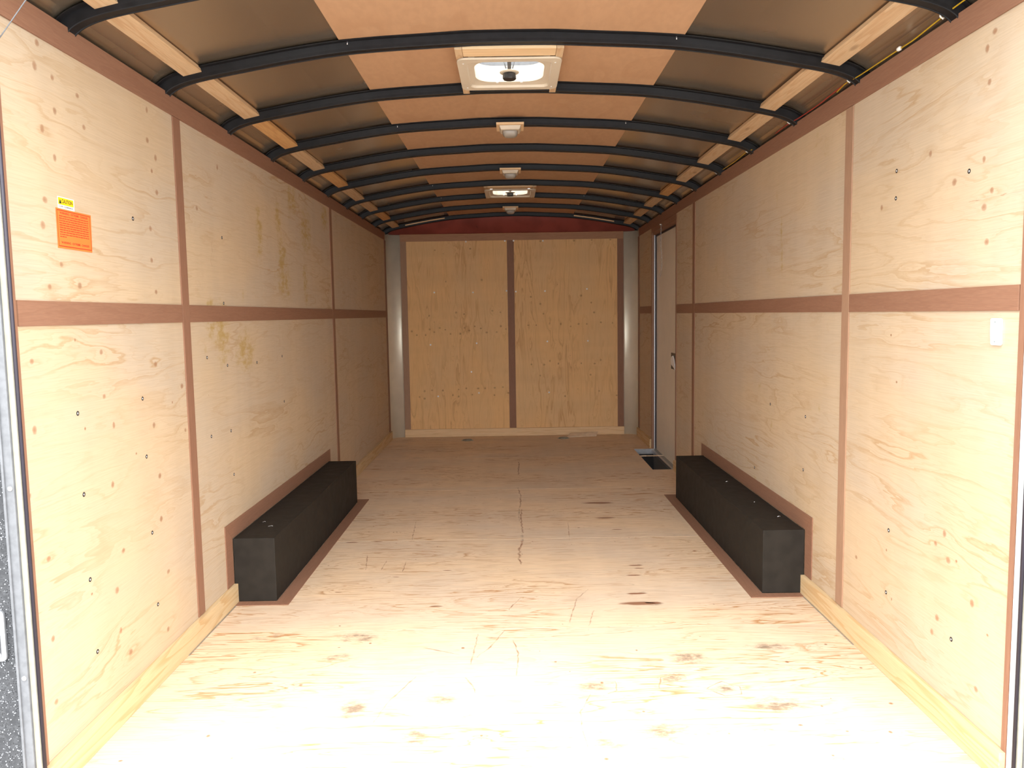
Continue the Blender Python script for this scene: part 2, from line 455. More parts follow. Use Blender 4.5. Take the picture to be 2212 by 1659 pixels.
def screw_mesh(name, head, hole):
    b_ = MB()
    b_.lathe((0, 0, 0), (0, 0, 1), [(0.0, hole), (0.0006, hole)], 12, 1, False)
    b_.lathe((0, 0, 0), (0, 0, 1), [(0.0002, head), (0.0012, head), (0.0016, head * 0.6)], 12, 0)
    o = b_.build(name, [M['screw_glint'] if head > .005 else M['zinc'], M['dark']])
    me = o.data; bpy.data.objects.remove(o); return me
SCREW = screw_mesh('screw', 0.0030, 0.0070)
SCREW_BRIGHT = screw_mesh('screw_bright', 0.0085, 0.0080)
def put_screw(parent, me, loc, nrm, name='screw'):
    o = bpy.data.objects.new(name, me); COL.objects.link(o); o.parent = parent
    o.location = loc; o.rotation_euler = Vector(nrm).to_track_quat('Z', 'Y').to_euler()
    return o
KL = [(1.976, 1.135), (2.314, 1.143), (2.661, 1.084), (1.968, 0.959), (2.315, 1.009), (2.36, 0.915), (2.624, 0.877), (2.863, 0.989), (2.874, 0.822), (1.925, 0.796), (2.332, 0.736), (2.646, 0.697), (2.076, 1.328), (2.697, 1.332), (2.221, 1.336), (2.638, 0.546), (1.988, 0.613), (2.371, 0.516), (2.67, 0.347), (2.319, 0.407), (1.983, 0.398), (2.326, 0.276), (2.643, 0.148), (2.378, 0.183), (1.978, 0.226), (2.154, 1.804), (2.091, 1.743), (2.076, 1.898), (2.153, 1.892), (2.703, 1.948), (2.694, 1.845), (2.75, 1.797), (2.715, 1.746), (2.139, 1.677), (2.082, 1.557), (2.065, 1.489), (2.137, 1.391), (2.677, 1.439), (2.682, 1.547), (2.744, 1.678), (2.297, 1.794), (2.093, 1.962), (3.089, 1.67), (3.328, 1.872), (2.272, 1.877)]
PL = [(2.179, 1.183), (2.49, 0.803), (2.201, 0.928), (2.776, 0.938), (2.18, 0.447)]
SL = [(2.169, 0.976), (2.555, 0.976), (2.559, 0.78), (2.173, 0.742), (3.336, 1.035), (4.135, 1.032), (3.724, 1.024), (3.34, 0.749), (3.35, 0.554), (3.12, 0.759), (3.116, 1.081), (4.14, 0.788), (3.327, 1.302), (2.561, 1.566), (3.343, 1.581), (2.176, 0.491), (2.579, 0.262), (2.19, 0.269), (2.568, 0.517)]
KR = [(2.089, 1.823), (2.368, 1.695), (2.075, 1.408), (2.236, 1.59), (2.1, 1.627), (2.074, 1.947), (2.104, 1.913), (2.092, 1.5), (2.061, 1.54), (2.667, 1.577), (2.224, 0.573), (2.2, 0.5), (2.793, 0.319), (2.273, 0.253), (2.248, 0.308), (2.078, 0.418), (2.269, 0.53), (2.045, 0.186)]
PR = [(2.568, 0.416), (2.523, 0.261), (2.004, 0.358), (2.159, 0.511), (2.532, 0.994), (2.578, 1.147)]
SR = [(2.167, 1.608), (2.572, 1.594), (2.572, 1.682), (2.557, 0.488), (2.563, 0.27), (2.171, 0.274), (3.767, 0.777), (3.312, 0.775), (3.998, 0.415), (3.327, 0.539)]
FS = [(-0.458, 1.967), (-0.069, 1.97), (0.019, 1.969), (0.312, 1.964), (-0.787, 1.467), (-0.398, 1.461), (-0.06, 1.472), (0.034, 1.463), (0.328, 1.464), (0.75, 1.479), (-0.837, 0.941), (-0.37, 0.95), (0.346, 0.957), (0.757, 0.956), (-0.773, 0.415), (-0.357, 0.444), (0.358, 0.438), (-0.429, 0.66)]
FK = [(-0.771, 1.887), (-0.416, 1.896), (-0.307, 1.585), (-0.668, 1.575), (-1.024, 1.08), (-0.974, 1.041), (-0.884, 1.04), (-0.842, 1.097), (-0.797, 1.069), (-0.741, 1.11), (-0.684, 1.091), (-0.632, 1.048), (-0.534, 1.049), (-0.491, 1.108), (-0.444, 1.079), (-0.386, 1.121), (-0.325, 1.099), (-0.267, 1.058), (-0.166, 1.06), (-0.123, 1.118), (-0.072, 1.088), (-0.843, 1.234), (-0.571, 1.262), (-0.491, 1.246), (-0.205, 1.274), (-0.124, 1.258), (0.184, 1.408), (0.279, 1.336), (0.31, 1.237), (0.371, 1.137), (0.235, 1.123), (0.157, 1.124), (0.484, 1.132), (0.583, 1.105), (0.665, 1.128), (0.747, 1.127), (0.89, 1.141), (0.69, 1.413), (0.792, 1.341), (0.822, 1.242), (1.007, 1.134), (0.182, 0.727), (0.31, 0.722), (0.369, 0.759), (0.455, 0.731), (0.688, 0.73), (0.825, 0.725), (0.886, 0.76), (0.27, 0.611), (0.781, 0.612), (0.868, 0.445), (0.521, 0.397), (-0.91, 0.47), (-0.834, 0.479), (-0.724, 0.474), (-0.562, 0.482), (-0.483, 0.493), (-0.365, 0.491), (-0.294, 0.49), (-0.197, 0.494), (-0.113, 0.5), (-0.964, 0.412), (-0.912, 0.395), (-0.622, 0.425), (-0.565, 0.41), (-0.426, 0.427), (-0.2, 0.419), (-0.056, 0.44), (1.047, 0.397), (0.287, 1.96), (0.8, 1.964), (0.988, 1.965), (0.624, 1.962)]
FST = [(0.564, 3.185), (0.548, 3.317), (0.545, 4.948), (0.514, 3.43), (0.591, 3.702), (0.573, 3.661), (-0.362, 3.198), (-0.694, 3.764), (0.013, 3.916), (0.024, 4.208), (0.014, 4.71), (-0.063, 4.606), (0.654, 2.43), (0.594, 2.432), (-1.013, 2.892), (-0.951, 2.924), (-0.969, 2.39), (-0.784, 2.37), (-0.098, 2.866), (-0.081, 2.921), (0.545, 2.712), (-0.266, 2.368), (0.477, 3.014), (-0.975, 3.778), (-0.576, 3.744), (0.968, 5.576), (-0.86, 6.645), (-0.461, 6.721), (0.714, 6.306), (-0.046, 3.292)]
FK2 = [(0.423, 2.736), (1.128, 2.762), (0.935, 2.623), (0.374, 2.299), (0.827, 2.205), (0.95, 2.168), (1.073, 2.159), (1.155, 2.324), (1.171, 2.569), (0.227, 2.045), (0.602, 2.165), (-0.936, 2.606), (-0.748, 2.508), (-1.138, 2.073), (-0.939, 2.197), (-0.125, 2.174), (-0.572, 2.833), (-0.217, 2.779), (0.121, 2.652), (0.267, 2.491), (0.079, 4.118), (-1.051, 4.092), (0.913, 3.909), (-0.712, 4.341), (0.354, 4.377)]
STL = [(4.163, 1.766), (4.215, 1.551), (4.241, 1.428), (3.845, 1.66), (4.444, 1.904), (4.717, 1.752), (3.173, 1.234), (3.293, 1.175), (3.568, 1.083), (4.672, 1.446), (5.202, 1.894)]
STR = [(3.647, 1.601), (3.636, 1.472), (3.823, 1.44), (4.794, 1.497), (4.667, 1.762), (3.805, 1.032), (3.94, 0.835)]
FBL = [(0.532, 4.957, 0.106), (0.532, 4.584, 0.065), (0.569, 4.326, 0.031), (0.572, 3.693, 0.039), (0.583, 3.648, 0.026), (0.541, 3.55, 0.038), (0.516, 3.311, 0.047), (0.516, 3.195, 0.091), (0.564, 3.201, 0.045), (-0.357, 3.198, 0.03), (-0.585, 3.577, 0.017), (-0.349, 3.66, 0.022), (-0.817, 3.383, 0.016), (-0.913, 4.156, 0.039), (-0.773, 4.163, 0.03)]
FLN = [[(0.028, 6.406), (0.02, 5.886)], [(0.013, 5.443), (0.028, 5.164), (0.021, 4.865)], [(0.026, 4.818), (0.026, 4.514), (0.029, 4.282)], [(0.025, 4.14), (0.007, 3.976), (0.002, 3.824), (0.015, 3.736)], [(-0.611, 4.568), (-0.584, 4.139)], [(-0.567, 3.805), (-0.565, 3.655)], [(-0.785, 3.923), (-0.749, 3.69)], [(-0.669, 3.827), (-0.673, 3.687)], [(0.197, 2.999), (0.248, 3.257), (0.308, 3.375)], [(0.002, 3.281), (-0.048, 3.144)], [(0.306, 3.13), (0.263, 2.925)], [(-0.062, 2.937), (-0.113, 2.788), (-0.163, 2.697)], [(-0.166, 2.906), (-0.18, 2.639)], [(-0.366, 2.788), (-0.225, 2.724)], [(-0.194, 2.543), (-0.163, 2.477), (-0.155, 2.434)], [(-0.364, 2.554), (-0.432, 2.387), (-0.459, 2.258)], [(0.222, 2.415), (0.178, 2.3), (0.174, 2.194), (0.182, 2.106)], [(0.45, 2.444), (0.471, 2.521), (0.52, 2.546), (0.557, 2.518)], [(0.606, 2.439), (0.667, 2.488), (0.716, 2.448), (0.708, 2.399), (0.652, 2.389), (0.61, 2.431)], [(0.221, 2.503), (0.313, 2.5), (0.311, 2.436), (0.278, 2.413)], [(-0.601, 2.839), (-0.671, 2.874)], [(0.3, 4.498), (0.282, 4.126)], [(-0.031, 2.85), (-0.011, 2.722), (-0.019, 2.55)]]
LLN = [[(3.235, 1.57), (3.22, 1.535), (3.231, 1.508)], [(3.216, 1.507), (3.205, 1.472), (3.215, 1.452)]]
RLN = [[(2.891, 1.588), (2.707, 1.58)], [(2.49, 1.532), (2.316, 1.525), (2.189, 1.526), (2.104, 1.523), (2.019, 1.523), (1.933, 1.52)], [(2.165, 1.525), (2.104, 1.523)], [(2.026, 1.522), (1.999, 1.522)]]
BLOT = [(0.665, 2.437), (0.514, 2.519), (0.598, 2.67), (0.914, 2.751), (-0.268, 2.394), (-0.541, 2.344), (-0.671, 2.715), (-0.632, 2.89), (-0.323, 2.169), (0.235, 2.464), (0.412, 2.187), (0.807, 2.325), (0.241, 2.123)]
W = 1.2475          # half width between the plywood faces
YA = 1.930          # front edge of the side walls at the rear opening
YC = 7.70           # where the side walls end
YF = 7.83           # front wall face
ZT = 2.055          # top of the side walls
BOWY = [2.866 + 0.6096 * k_ for k_ in range(-1, 9)]

# ================================================================ ground and shell
g = MB(); g.box((-9, -9, -0.62), (9, 14, -0.55)); struct(g.build('ground', M['concrete']))

VENTY = [3.175, 3.175 + 0.6096 * 5]
HX0, HX1, HY0, HY1 = -0.15, 0.13, -0.135, 0.135       # vent throat around (0, VENTY)

# floor: plywood sheets with a step well cut out beside the door
WELL = (1.075, 1.30, 6.0, 6.93)
def Pf(a, b_, h): return (a, b_, h)
floor = MB()
def floor_box(x0, x1, y0, y1): floor.box((x0, y0, -0.03), (x1, y1, -0.006))
floor_box(-1.29, 1.075, 1.735, 7.9); floor_box(1.075, 1.29, 1.735, 6.0); floor_box(1.075, 1.29, 6.93, 7.9)
floor_o = struct(floor.build('floor', M['dark']))
FKN = [(a, c, 0.007 + 0.004 * ((i * 7) % 5) / 5, 0.8) for i, (a, c) in enumerate(FK2)]
rr = random.Random(11)
for a, c, r_ in FBL: FKN.append((a, c, r_ * .60, 1.1, 2.1))
for i in range(120):
    FKN.append((rr.uniform(-1.15, 1.15), rr.uniform(1.8, 7.7), rr.uniform(0.003, 0.007), rr.uniform(.5, .9)))
dims = [(.055, .018, .75), (.028, .012, .7), (.045, .03, .75), (.02, .014, .6), (.02, .014, .6), (.03, .012, .5), (.03, .02, .5), (.03, .03, .3), (.014, .07, .62), (.012, .2, .6),
        (.012, .25, .62), (.06, .05, .33), (.09, .03, .5), (.03, .03, .3), (.07, .05, .42), (.04, .06, .42), (.06, .012, .4), (.05, .03, .42), (.05, .02, .5), (.02, .02, .5),
        (.05, .03, .36), (.05, .04, .36), (.09, .012, .35), (.03, .06, .33), (.03, .07, .36), (.12, .14, .30), (.2, .12, .36), (.12, .12, .33), (.16, .12, .36), (.08, .03, .35)]
FSTN = [(a, c, d[0], d[1], d[2]) for (a, c), d in zip(FST, dims)]
for i, (a, c) in enumerate(BLOT): FSTN.append((a, c, .06 + .02 * (i % 4), .04 + .02 * (i % 3), .62))
for i in range(60):
    FSTN.append((rr.uniform(-1.1, 1.1), rr.uniform(1.9, 7.5), rr.uniform(.03, .16), rr.uniform(.008, .04), rr.uniform(.22, .36)))
ys = [1.735, 2.955, 4.172, 5.392, 6.612, 7.865]
for i in range(5):
    panel('plywood_sheet', floor_o, M['ply_floor'], Pf, -1.29, 1.29, ys[i] + .0018, ys[i + 1] - .0018, 'a', FKN, FSTN, seed=i + 11,
          holes=[(WELL[0], WELL[1], WELL[2], WELL[3])], lines=[(l_, .007 if i_ > 3 else .014, .8 if i_ > 3 else .95) for i_, l_ in enumerate(FLN)])

# side walls
DY0, DY1, DZ = 5.95, 6.95, 1.935
for side, nm in ((-1, 'wall_left'), (1, 'wall_right')):
    w_ = MB()
    xa, xb = sorted((side * (W + .0085), side * (W + .06)))
    if side < 0:
        w_.box((xa, 1.90, -0.10), (xb, 7.95, 2.02))
    else:
        w_.box((xa, 1.90, -0.10), (xb, DY0, 2.02)); w_.box((xa, DY1, -0.10), (xb, 7.95, 2.02)); w_.box((xa, DY0, DZ), (xb, DY1, 2.02))
        w_.box((xa, DY0, -0.30), (xb, DY1, -0.005))
    wo = struct(w_.build(nm, M['skin']))
    Pw = (lambda s_: (lambda a, b_, h: (s_ * (W - h), a, b_)))(side)
    K_ = [(a, c, 0.0115 + 0.005 * ((i * 5) % 4) / 4, 0.8) for i, (a, c) in enumerate(KL if side < 0 else KR)]
    K_ += [(a, c, 0.006, 1.0) for a, c in (PL if side < 0 else PR)]
    rr = random.Random(3 + side)
    for i in range(70):
        K_.append((rr.uniform(2.97, 7.6), rr.uniform(.1, 1.95), rr.uniform(.0025, .005), rr.uniform(.3, .6)))
    if side < 0:
        ST_ = [(a, c, .07 + .05 * (i % 3), .13 + .06 * (i % 2), .62) for i, (a, c) in enumerate(STL)]
    else:
        ST_ = [(3.647, 1.601, .014, .10, .62), (3.636, 1.472, .014, .10, .62)] + [(a, c, .07, .1, .36) for a, c in STR]
    for i in range(26):
        ST_.append((rr.uniform(3.1, 5.2), rr.uniform(.3, 1.95), rr.uniform(.02, .05), rr.uniform(.04, .12), rr.uniform(.28, .42)))
    secs = [(YA - .03, 2.93), (2.93, 5.365)] + ([(5.365, YC)] if side < 0 else [(5.365, DY0), (DY1, YC)])
    for si, (y0, y1) in enumerate(secs):
        for zi, (z0, z1) in enumerate(((0.0, 1.2525), (1.2525, ZT))):
            if side > 0 and si >= 2 and zi == 1:
                if si == 2: 
                    pass
            pn = panel('plywood_panel', wo, M['ply_side'], Pw, y0, y1, z0, z1, 'a', K_, ST_, seed=1 + si * 2 + zi + (40 if side > 0 else 0),
                       lines=[(l_, .0022, .9) for l_ in LLN] if side < 0 else [(l_, .0028 if i_ < 2 else .0035, .35 if i_ < 2 else .95) for i_, l_ in enumerate(RLN)])
            for (a, c) in (SL if side < 0 else SR):
                if y0 < a < y1 and z0 < c < z1: put_screw(pn, SCREW, (side * W, a, c), (-side, 0, 0))
    if side > 0:
        panel('plywood_panel', wo, M['ply_side'], Pw, DY0, DY1, DZ, ZT, 'a', K_, [], seed=33)

# front wall
w_ = MB(); w_.box((-1.33, 7.935, 2.036), (1.33, 7.99, 2.30)); struct(w_.build('trim_60', M['skin']))  # unseen box added behind the red header to block sky light leaking in
w_ = MB(); w_.box((-1.31, YF + .0085, -0.10), (1.31, 7.99, 2.035)); wf = struct(w_.build('wall_front', M['skin']))
Pn = lambda a, b_, h: (a, YF - h, b_)
FKK = []
for i, (a, c) in enumerate(FK): FKK.append((a, c, 0.012 + 0.006 * ((i * 7) % 5) / 5, 0.62))
rr = random.Random(9)
for i in range(50): FKK.append((rr.uniform(-1.05, 1.05), rr.uniform(.1, 1.95), rr.uniform(.004, .008), .5))
for si, (x0, x1) in enumerate(((-1.118, -0.013), (-0.013, 1.118))):
    pn = panel('plywood_panel', wf, M['ply_front'], Pn, x0, x1, 0.0, 2.045, 'b', FKK, [], seed=21 + si)
    for (a, c) in FS:
        if x0 < a < x1: put_screw(pn, SCREW_BRIGHT, (a, YF - .0006 if abs(a + .013) > .05 else YF - .0046, c), (0, -1, 0))

# ---------------------------------------------------------------- roof: sheet, liner, bows
PROF = [(0, 2.202), (.13, 2.2008), (.15, 2.2005), (.33, 2.192), (.46, 2.186), (.61, 2.1755), (.80, 2.149), (.93, 2.1265), (1.04, 2.107), (1.10, 2.096), (1.15, 2.085), (1.19, 2.0725),
        (1.220, 2.0585), (1.243, 2.041), (1.257, 2.010), (1.264, 1.95)]
FULL = [(-x, z) for x, z in PROF[:0:-1]] + PROF
def offset_path(path, d):
    out = []
    for i, p in enumerate(path):
        a = Vector(path[max(i - 1, 0)]); c = Vector(path[min(i + 1, len(path) - 1)])
        t = (c - a).normalized(); n = Vector((-t.y, t.x))
        out.append((p[0] + n.x * d, p[1] + n.y * d))
    return out
def smooth_path(path, it=1):
    for _ in range(it):
        q = [path[0]]
        for a, c in zip(path[:-1], path[1:]):
            q.append((a[0] * .75 + c[0] * .25, a[1] * .75 + c[1] * .25)); q.append((a[0] * .25 + c[0] * .75, a[1] * .25 + c[1] * .75))
        q.append(path[-1]); path = q
    return path

def sheet(name, path, d, th, ys, mat, holes, parent=None, smooth=True):
    lo = offset_path(path, d); hi = offset_path(path, d + th)
    vs = []; fs = []
    n = len(path)
    for y in ys:
        vs += [(p[0], y, p[1]) for p in lo]
    o = len(vs)
    for y in ys:
        vs += [(p[0], y, p[1]) for p in hi]
    def cell(i, j):
        if j < 0 or i < 0 or j >= len(ys) - 1 or i >= n - 1: return False
        cx_ = (lo[i][0] + lo[i + 1][0]) / 2; cy_ = (ys[j] + ys[j + 1]) / 2
        return not any(h[0] < cx_ < h[1] and h[2] < cy_ < h[3] for h in holes)
    for j in range(len(ys) - 1):
        for i in range(n - 1):
            if not cell(i, j): continue
            a, b_, c, d_ = j * n + i, j * n + i + 1, (j + 1) * n + i + 1, (j + 1) * n + i
            fs.append([a, b_, c, d_]); fs.append([o + d_, o + c, o + b_, o + a])
            for (ii, jj, e) in ((i - 1, j, (a, d_)), (i + 1, j, (c, b_)), (i, j - 1, (b_, a)), (i, j + 1, (d_, c))):
                if not cell(ii, jj): fs.append([e[0], e[1], o + e[1], o + e[0]])
    mb = MB(); mb.add(vs, fs, 0, False)
    ob = mb.build(name, mat, parent, recalc=False)
    return ob
ysr = [1.80]
holes = []
for vy in VENTY: holes.append((HX0 - .02, HX1 + .02, vy + HY0 - .01, vy + HY1 + .01)); ysr += [vy + HY0 - .01, vy + HY1 + .01]
ysr = sorted(ysr + [7.96])
RP = [(-1.2405, 1.93)] + []
roofpath = [p for p in FULL if abs(p[0]) not in (.13,)]
# path with exact hole edges
def roof_pts():
    pts = [p for p in FULL if abs(p[0]) > .2]
    z0 = 2.201
    pts += [(HX0 - .02, z0), (HX1 + .02, z0), (0, 2.202)]
    return sorted(pts, key=lambda p: (p[0], 0))
def by_angle(pts):
    left = sorted([p for p in pts if p[0] < 0], key=lambda p: (p[0], p[1]))
    right = sorted([p for p in pts if p[0] >= 0], key=lambda p: (p[0], -p[1]))
    return left + right
RPTS = by_angle(roof_pts())
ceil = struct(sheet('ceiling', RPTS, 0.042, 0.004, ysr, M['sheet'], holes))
for p in ceil.data.polygons: p.use_smooth = False
LP = [p for p in RPTS if abs(p[0]) <= 0.611]
liner = sheet('plywood_liner', LP, 0.0365, 0.0035, [1.85] + sorted(ysr[1:-1]) + [7.86], M['luan'], holes, ceil)
liner['label'] = 'orange brown thin plywood liner down the middle of the ceiling'

def bow_mesh():
    path = smooth_path(FULL, 2)
    cs = [(-.038, .0362), (-.038, .0325), (-.0225, .0315), (-.0205, .012), (-.0200, .002), (-.0185, 0), (-.0160, 0.0003), (-.0145, .0022), (.0145, .0022), (.0160, 0.0003), (.0185, 0), (.0200, .002),
          (.0205, .012), (.0225, .0315), (.038, .0325), (.038, .0362)]
    offs = {}
    vs = []; fs = []
    n = len(path)
    for (dy, h) in cs:
        q = offset_path(path, h)
        vs.append([(p[0], dy, p[1]) for p in q])
    flat = [p for r_ in vs for p in r_]
    m_ = len(cs)
    for j in range(m_):
        j2 = (j + 1) % m_
        for i in range(n - 1): fs.append([j * n + i, j * n + i + 1, j2 * n + i + 1, j2 * n + i])
    fs.append([j * n for j in range(m_)]); fs.append([j * n + n - 1 for j in range(m_)][::-1])
    mb = MB(); mb.add(flat, fs, 0, False)
    return mb
ordn = ['first', 'second', 'third', 'fourth', 'fifth', 'sixth', 'seventh', 'eighth', 'ninth', 'tenth']
extra = {0: 'only its feet seen', 1: 'before the nearer vent', 2: 'behind the nearer vent', 3: 'at the nearest light',
         4: 'between two lights', 5: 'at the middle light', 6: 'before the farther vent', 7: 'behind the farther vent', 8: 'at the farthest light',
         9: 'against the red header'}
bow0 = None
for i, y in enumerate(BOWY):
    if bow0 is None: bow0 = bow_mesh().build('roof_bow', M['bow']); o = bow0
    else: o = bow0.copy(); COL.objects.link(o)
    o.location = (0, y, 0)
    tag(o, 'black steel roof bow, %s from the open end, %s' % (ordn[i], extra[i]), 'roof beam', 'black steel roof bows')
nail = MB(); nail.lathe((0, 0, 0), (0, -.3, -1), [(0, .0022), (.012, .0022), (.013, .001)], 8)
nail_me = None
for bi, xs in ((1, (-.585, .585)), (3, (-.585, .585)), (2, (-.19, .175)), (6, (-.59,)), (7, (-.58, .6))):
    for x in xs:
        if nail_me is None: o = nail.build('nail', M['zinc']); nail_me = o.data
        else: o = bpy.data.objects.new('nail', nail_me); COL.objects.link(o)
        par = [q for q in COL.objects if q.name.startswith('roof_bow') and abs(q.location.y - BOWY[bi]) < .01][0]
        o.parent = par; o.location = (x, -.021, 2.226 - .025 * abs(x))

# pine blocks wedged between the bows at both sides
tints = {-1: ['pine_pale', 'pine_pale', 'pine_pale', 'pine_orange', 'pine_pale', 'pine_orange', 'pine_pale', 'pine_pale', 'pine_orange', 'pine_pale'],
         1: ['pine_pale', 'pine_pale', 'pine_pale', 'pine_pale', 'pine_pale', 'pine_pale', 'pine_orange', 'pine_pale', 'pine_pale', 'pine_pale']}
for side in (-1, 1):
    for i in range(10):
        if side > 0 and i == 0: continue
        y1 = BOWY[i] - .0205; y0 = (BOWY[i - 1] + .0205) if i > 0 else 1.93
        jx = 0.006 * math.sin(i * 2.3 + side)
        if side > 0 and i == 2: jx -= .02
        xa, xb = 1.101 + jx, 1.168 + jx
        za, zb = 2.1135, 2.0985
        q = [(side * xa, za), (side * xb, zb), (side * (xb + .006), zb + .019), (side * (xa + .006), za + .019)]
        mb = MB(); mb.prism(q, 'Y', y0 + .002, y1 - .001)
        o = mb.build('wood_block', M[tints[side][i]], bevel=.0015)
        sd = 'left' if side < 0 else 'right'
        if i == 0: lab = 'pine wood block before the first roof bow at the left, nearest the open end'
        else: lab = '%s wood block on the %s side, wedged between the %s and %s roof bows' % ('orange' if tints[side][i] == 'pine_orange' else 'pale pine', sd, ordn[i - 1], ordn[i])
        tag(o, lab, 'wood block', 'wood blocks between the bows on the ' + sd)

# thin laths on the near face of the last bow
for side in (-1, 1):
    xs = (0.655, 1.045) if side < 0 else (0.615, 1.01)
    mb = MB()
    def zb(x):
        for (a, c) in zip(PROF[:-1], PROF[1:]):
            if a[0] <= x <= c[0]: return a[1] + (c[1] - a[1]) * (x - a[0]) / (c[0] - a[0])
    N = 8
    up_ = []; dn = []
    for j in range(N + 1):
        x = xs[0] + (xs[1] - xs[0]) * j / N
        dn.append((side * x, zb(x) + .014)); up_.append((side * x, zb(x) + .024))
    mb.prism(dn + up_[::-1], 'Y', BOWY[9] - .033, BOWY[9] - .0215)
    o = mb.build('lath', M['pine_x'])
    tag(o, 'thin pale wooden lath along the last roof bow, %s of the dome lights' % ('left' if side < 0 else 'right'), 'lath', 'laths on the last roof bow')

# red header above the front wall
mb = MB(); N = 26; NZ = 8
vs = []; fs = []
def roofz(x):
    x = abs(x)
    for (a, c) in zip(PROF[:-1], PROF[1:]):
        if a[0] <= x <= c[0]: return a[1] + (c[1] - a[1]) * (x - a[0]) / (c[0] - a[0]) + .040
    return 2.0
xsx = [-1.235 + 2.47 * i / N for i in range(N + 1)]
for x in xsx:
    zt = max(roofz(x), 2.06)
    for j in range(NZ + 1):
        t = j / NZ
        z = 2.040 + (zt - 2.040) * t
        y = 7.835 + .055 * math.sin(math.pi * min(1, (z - 2.04) / .2) * .55) - 0.0
        vs.append((x, y, z))
for i in range(N):
    for j in range(NZ): fs.append([i * (NZ + 1) + j, (i + 1) * (NZ + 1) + j, (i + 1) * (NZ + 1) + j + 1, i * (NZ + 1) + j + 1])
o_ = len(vs); vs2 = [(x, y + .03, z) for x, y, z in vs]
fs2 = [[q + o_ for q in f[::-1]] for f in fs]
edge = [[i * (NZ + 1), (i + 1) * (NZ + 1), (i + 1) * (NZ + 1) + o_, i * (NZ + 1) + o_] for i in range(N)]
mb.add(vs + vs2, fs + fs2 + edge, 0, True)
hd = mb.build('header_panel', M['red'], recalc=False)
tag(hd, 'dark red curved header panel above the front wall under the last roof bow', 'header panel')
for (xa, xb) in ((-.309, -.352), (.275, .312)):
    mb = MB(); mb.tube([(xa, 7.846, 2.046), (xa * .6 + xb * .4, 7.859, 2.075), (xb, 7.874, 2.125)], .0045, 6)
    mb.build('crease', M['red'], hd)

# curved corner sheets at the front
for side, nm in ((-1, 'trim_1'), (1, 'trim_2')):
    mb = MB(); r = .13; c = (side * (W - r), YF - r)
    pts = [(c[0] + side * r * math.cos(t), c[1] + r * math.sin(t)) for t in [math.pi / 2 * i / 14 for i in range(15)]]
    pto = [(c[0] + side * (r + .004) * math.cos(t), c[1] + (r + .004) * math.sin(t)) for t in [math.pi / 2 * i / 14 for i in range(15)]]
    mb.prism(pts + pto[::-1], 'Z', 0.0, 2.043)
    o = mb.build(nm, M['corner']); struct(o)
    for p in o.data.polygons: p.use_smooth = abs(p.normal.z) < .5

# ---------------------------------------------------------------- trims on the walls
tn = [3]
def trim(a, b_, mat, bevel=.0008):
    mb = MB(); mb.box(a, b_)
    o = struct(mb.build('trim_%d' % tn[0], mat, bevel=bevel)); tn[0] += 1
    return o
def side_box(side, y0, y1, z0, z1, t0, t1):
    xs = sorted((side * (W - t0), side * (W - t1)))
    return (xs[0], y0, z0), (xs[1], y1, z1)
for side in (-1, 1):
    a, c = side_box(side, YA - .025, YC - .06, 1.978, ZT - .003, 0, .0055); trim(a, c, M['meranti'])                    # top strip
    # horizontal seam strip, split where the battens and the door cross it
    segs = [(YA, 2.897), (2.9605, 5.335)] + ([(5.402, 7.615)] if side < 0 else [(5.402, 5.918), (6.972, 7.615)])
    for y0, y1 in segs:
        a, c = side_box(side, y0, y1, 1.2250, 1.2900, 0, .0045); trim(a, c, M['meranti'])
    for y0, y1 in ((2.8985, 2.9595), (5.3365, 5.4005), (7.617, YC)):
        a, c = side_box(side, y0, y1, 0.086, 1.9765, 0, .0048); trim(a, c, M['pale_trim'] if side > 0 and y0 < 3 else M['meranti_z'])
    a, c = side_box(side, 1.9045, 1.924, 0.0, 1.977, 0, .0045); trim(a, c, M['meranti_z'])
    bbs = [(1.905, 3.283)] + ([(5.066, YC)] if side < 0 else [(5.066, DY0 - .005), (DY1 + .02, YC)])
    nb_ = 'baseboard_left' if side < 0 else 'baseboard_right'
    mb = MB()
    for y0, y1 in bbs:
        a, c = side_box(side, y0, y1, 0.0005, 0.084, .0005, .020); mb.box(a, c)
    struct(mb.build(nb_, M['pine'], bevel=.001))
    a, c = side_box(side, 2.75, 3.235, 0.0005, 0.0035, .0205, .0245); trim(a, c, M['alu'])

# front wall trims
trim((-1.118, YF - .0045, 1.975), (1.118, YF, 2.042), M['meranti_x'])
trim((-1.118, YF - .0045, .0805), (-1.058, YF, 1.9745), M['pale_trim'])
trim((1.056, YF - .0045, .0805), (1.118, YF, 1.9745), M['meranti_z'])
trim((-.049, YF - .0045, .0805), (.020, YF, 1.9745), M['meranti_z'])
mb = MB(); mb.box((-1.118, YF - .020, .0005), (1.12, YF - .0005, .080)); struct(mb.build('baseboard_front', M['pine_x'], bevel=.001))
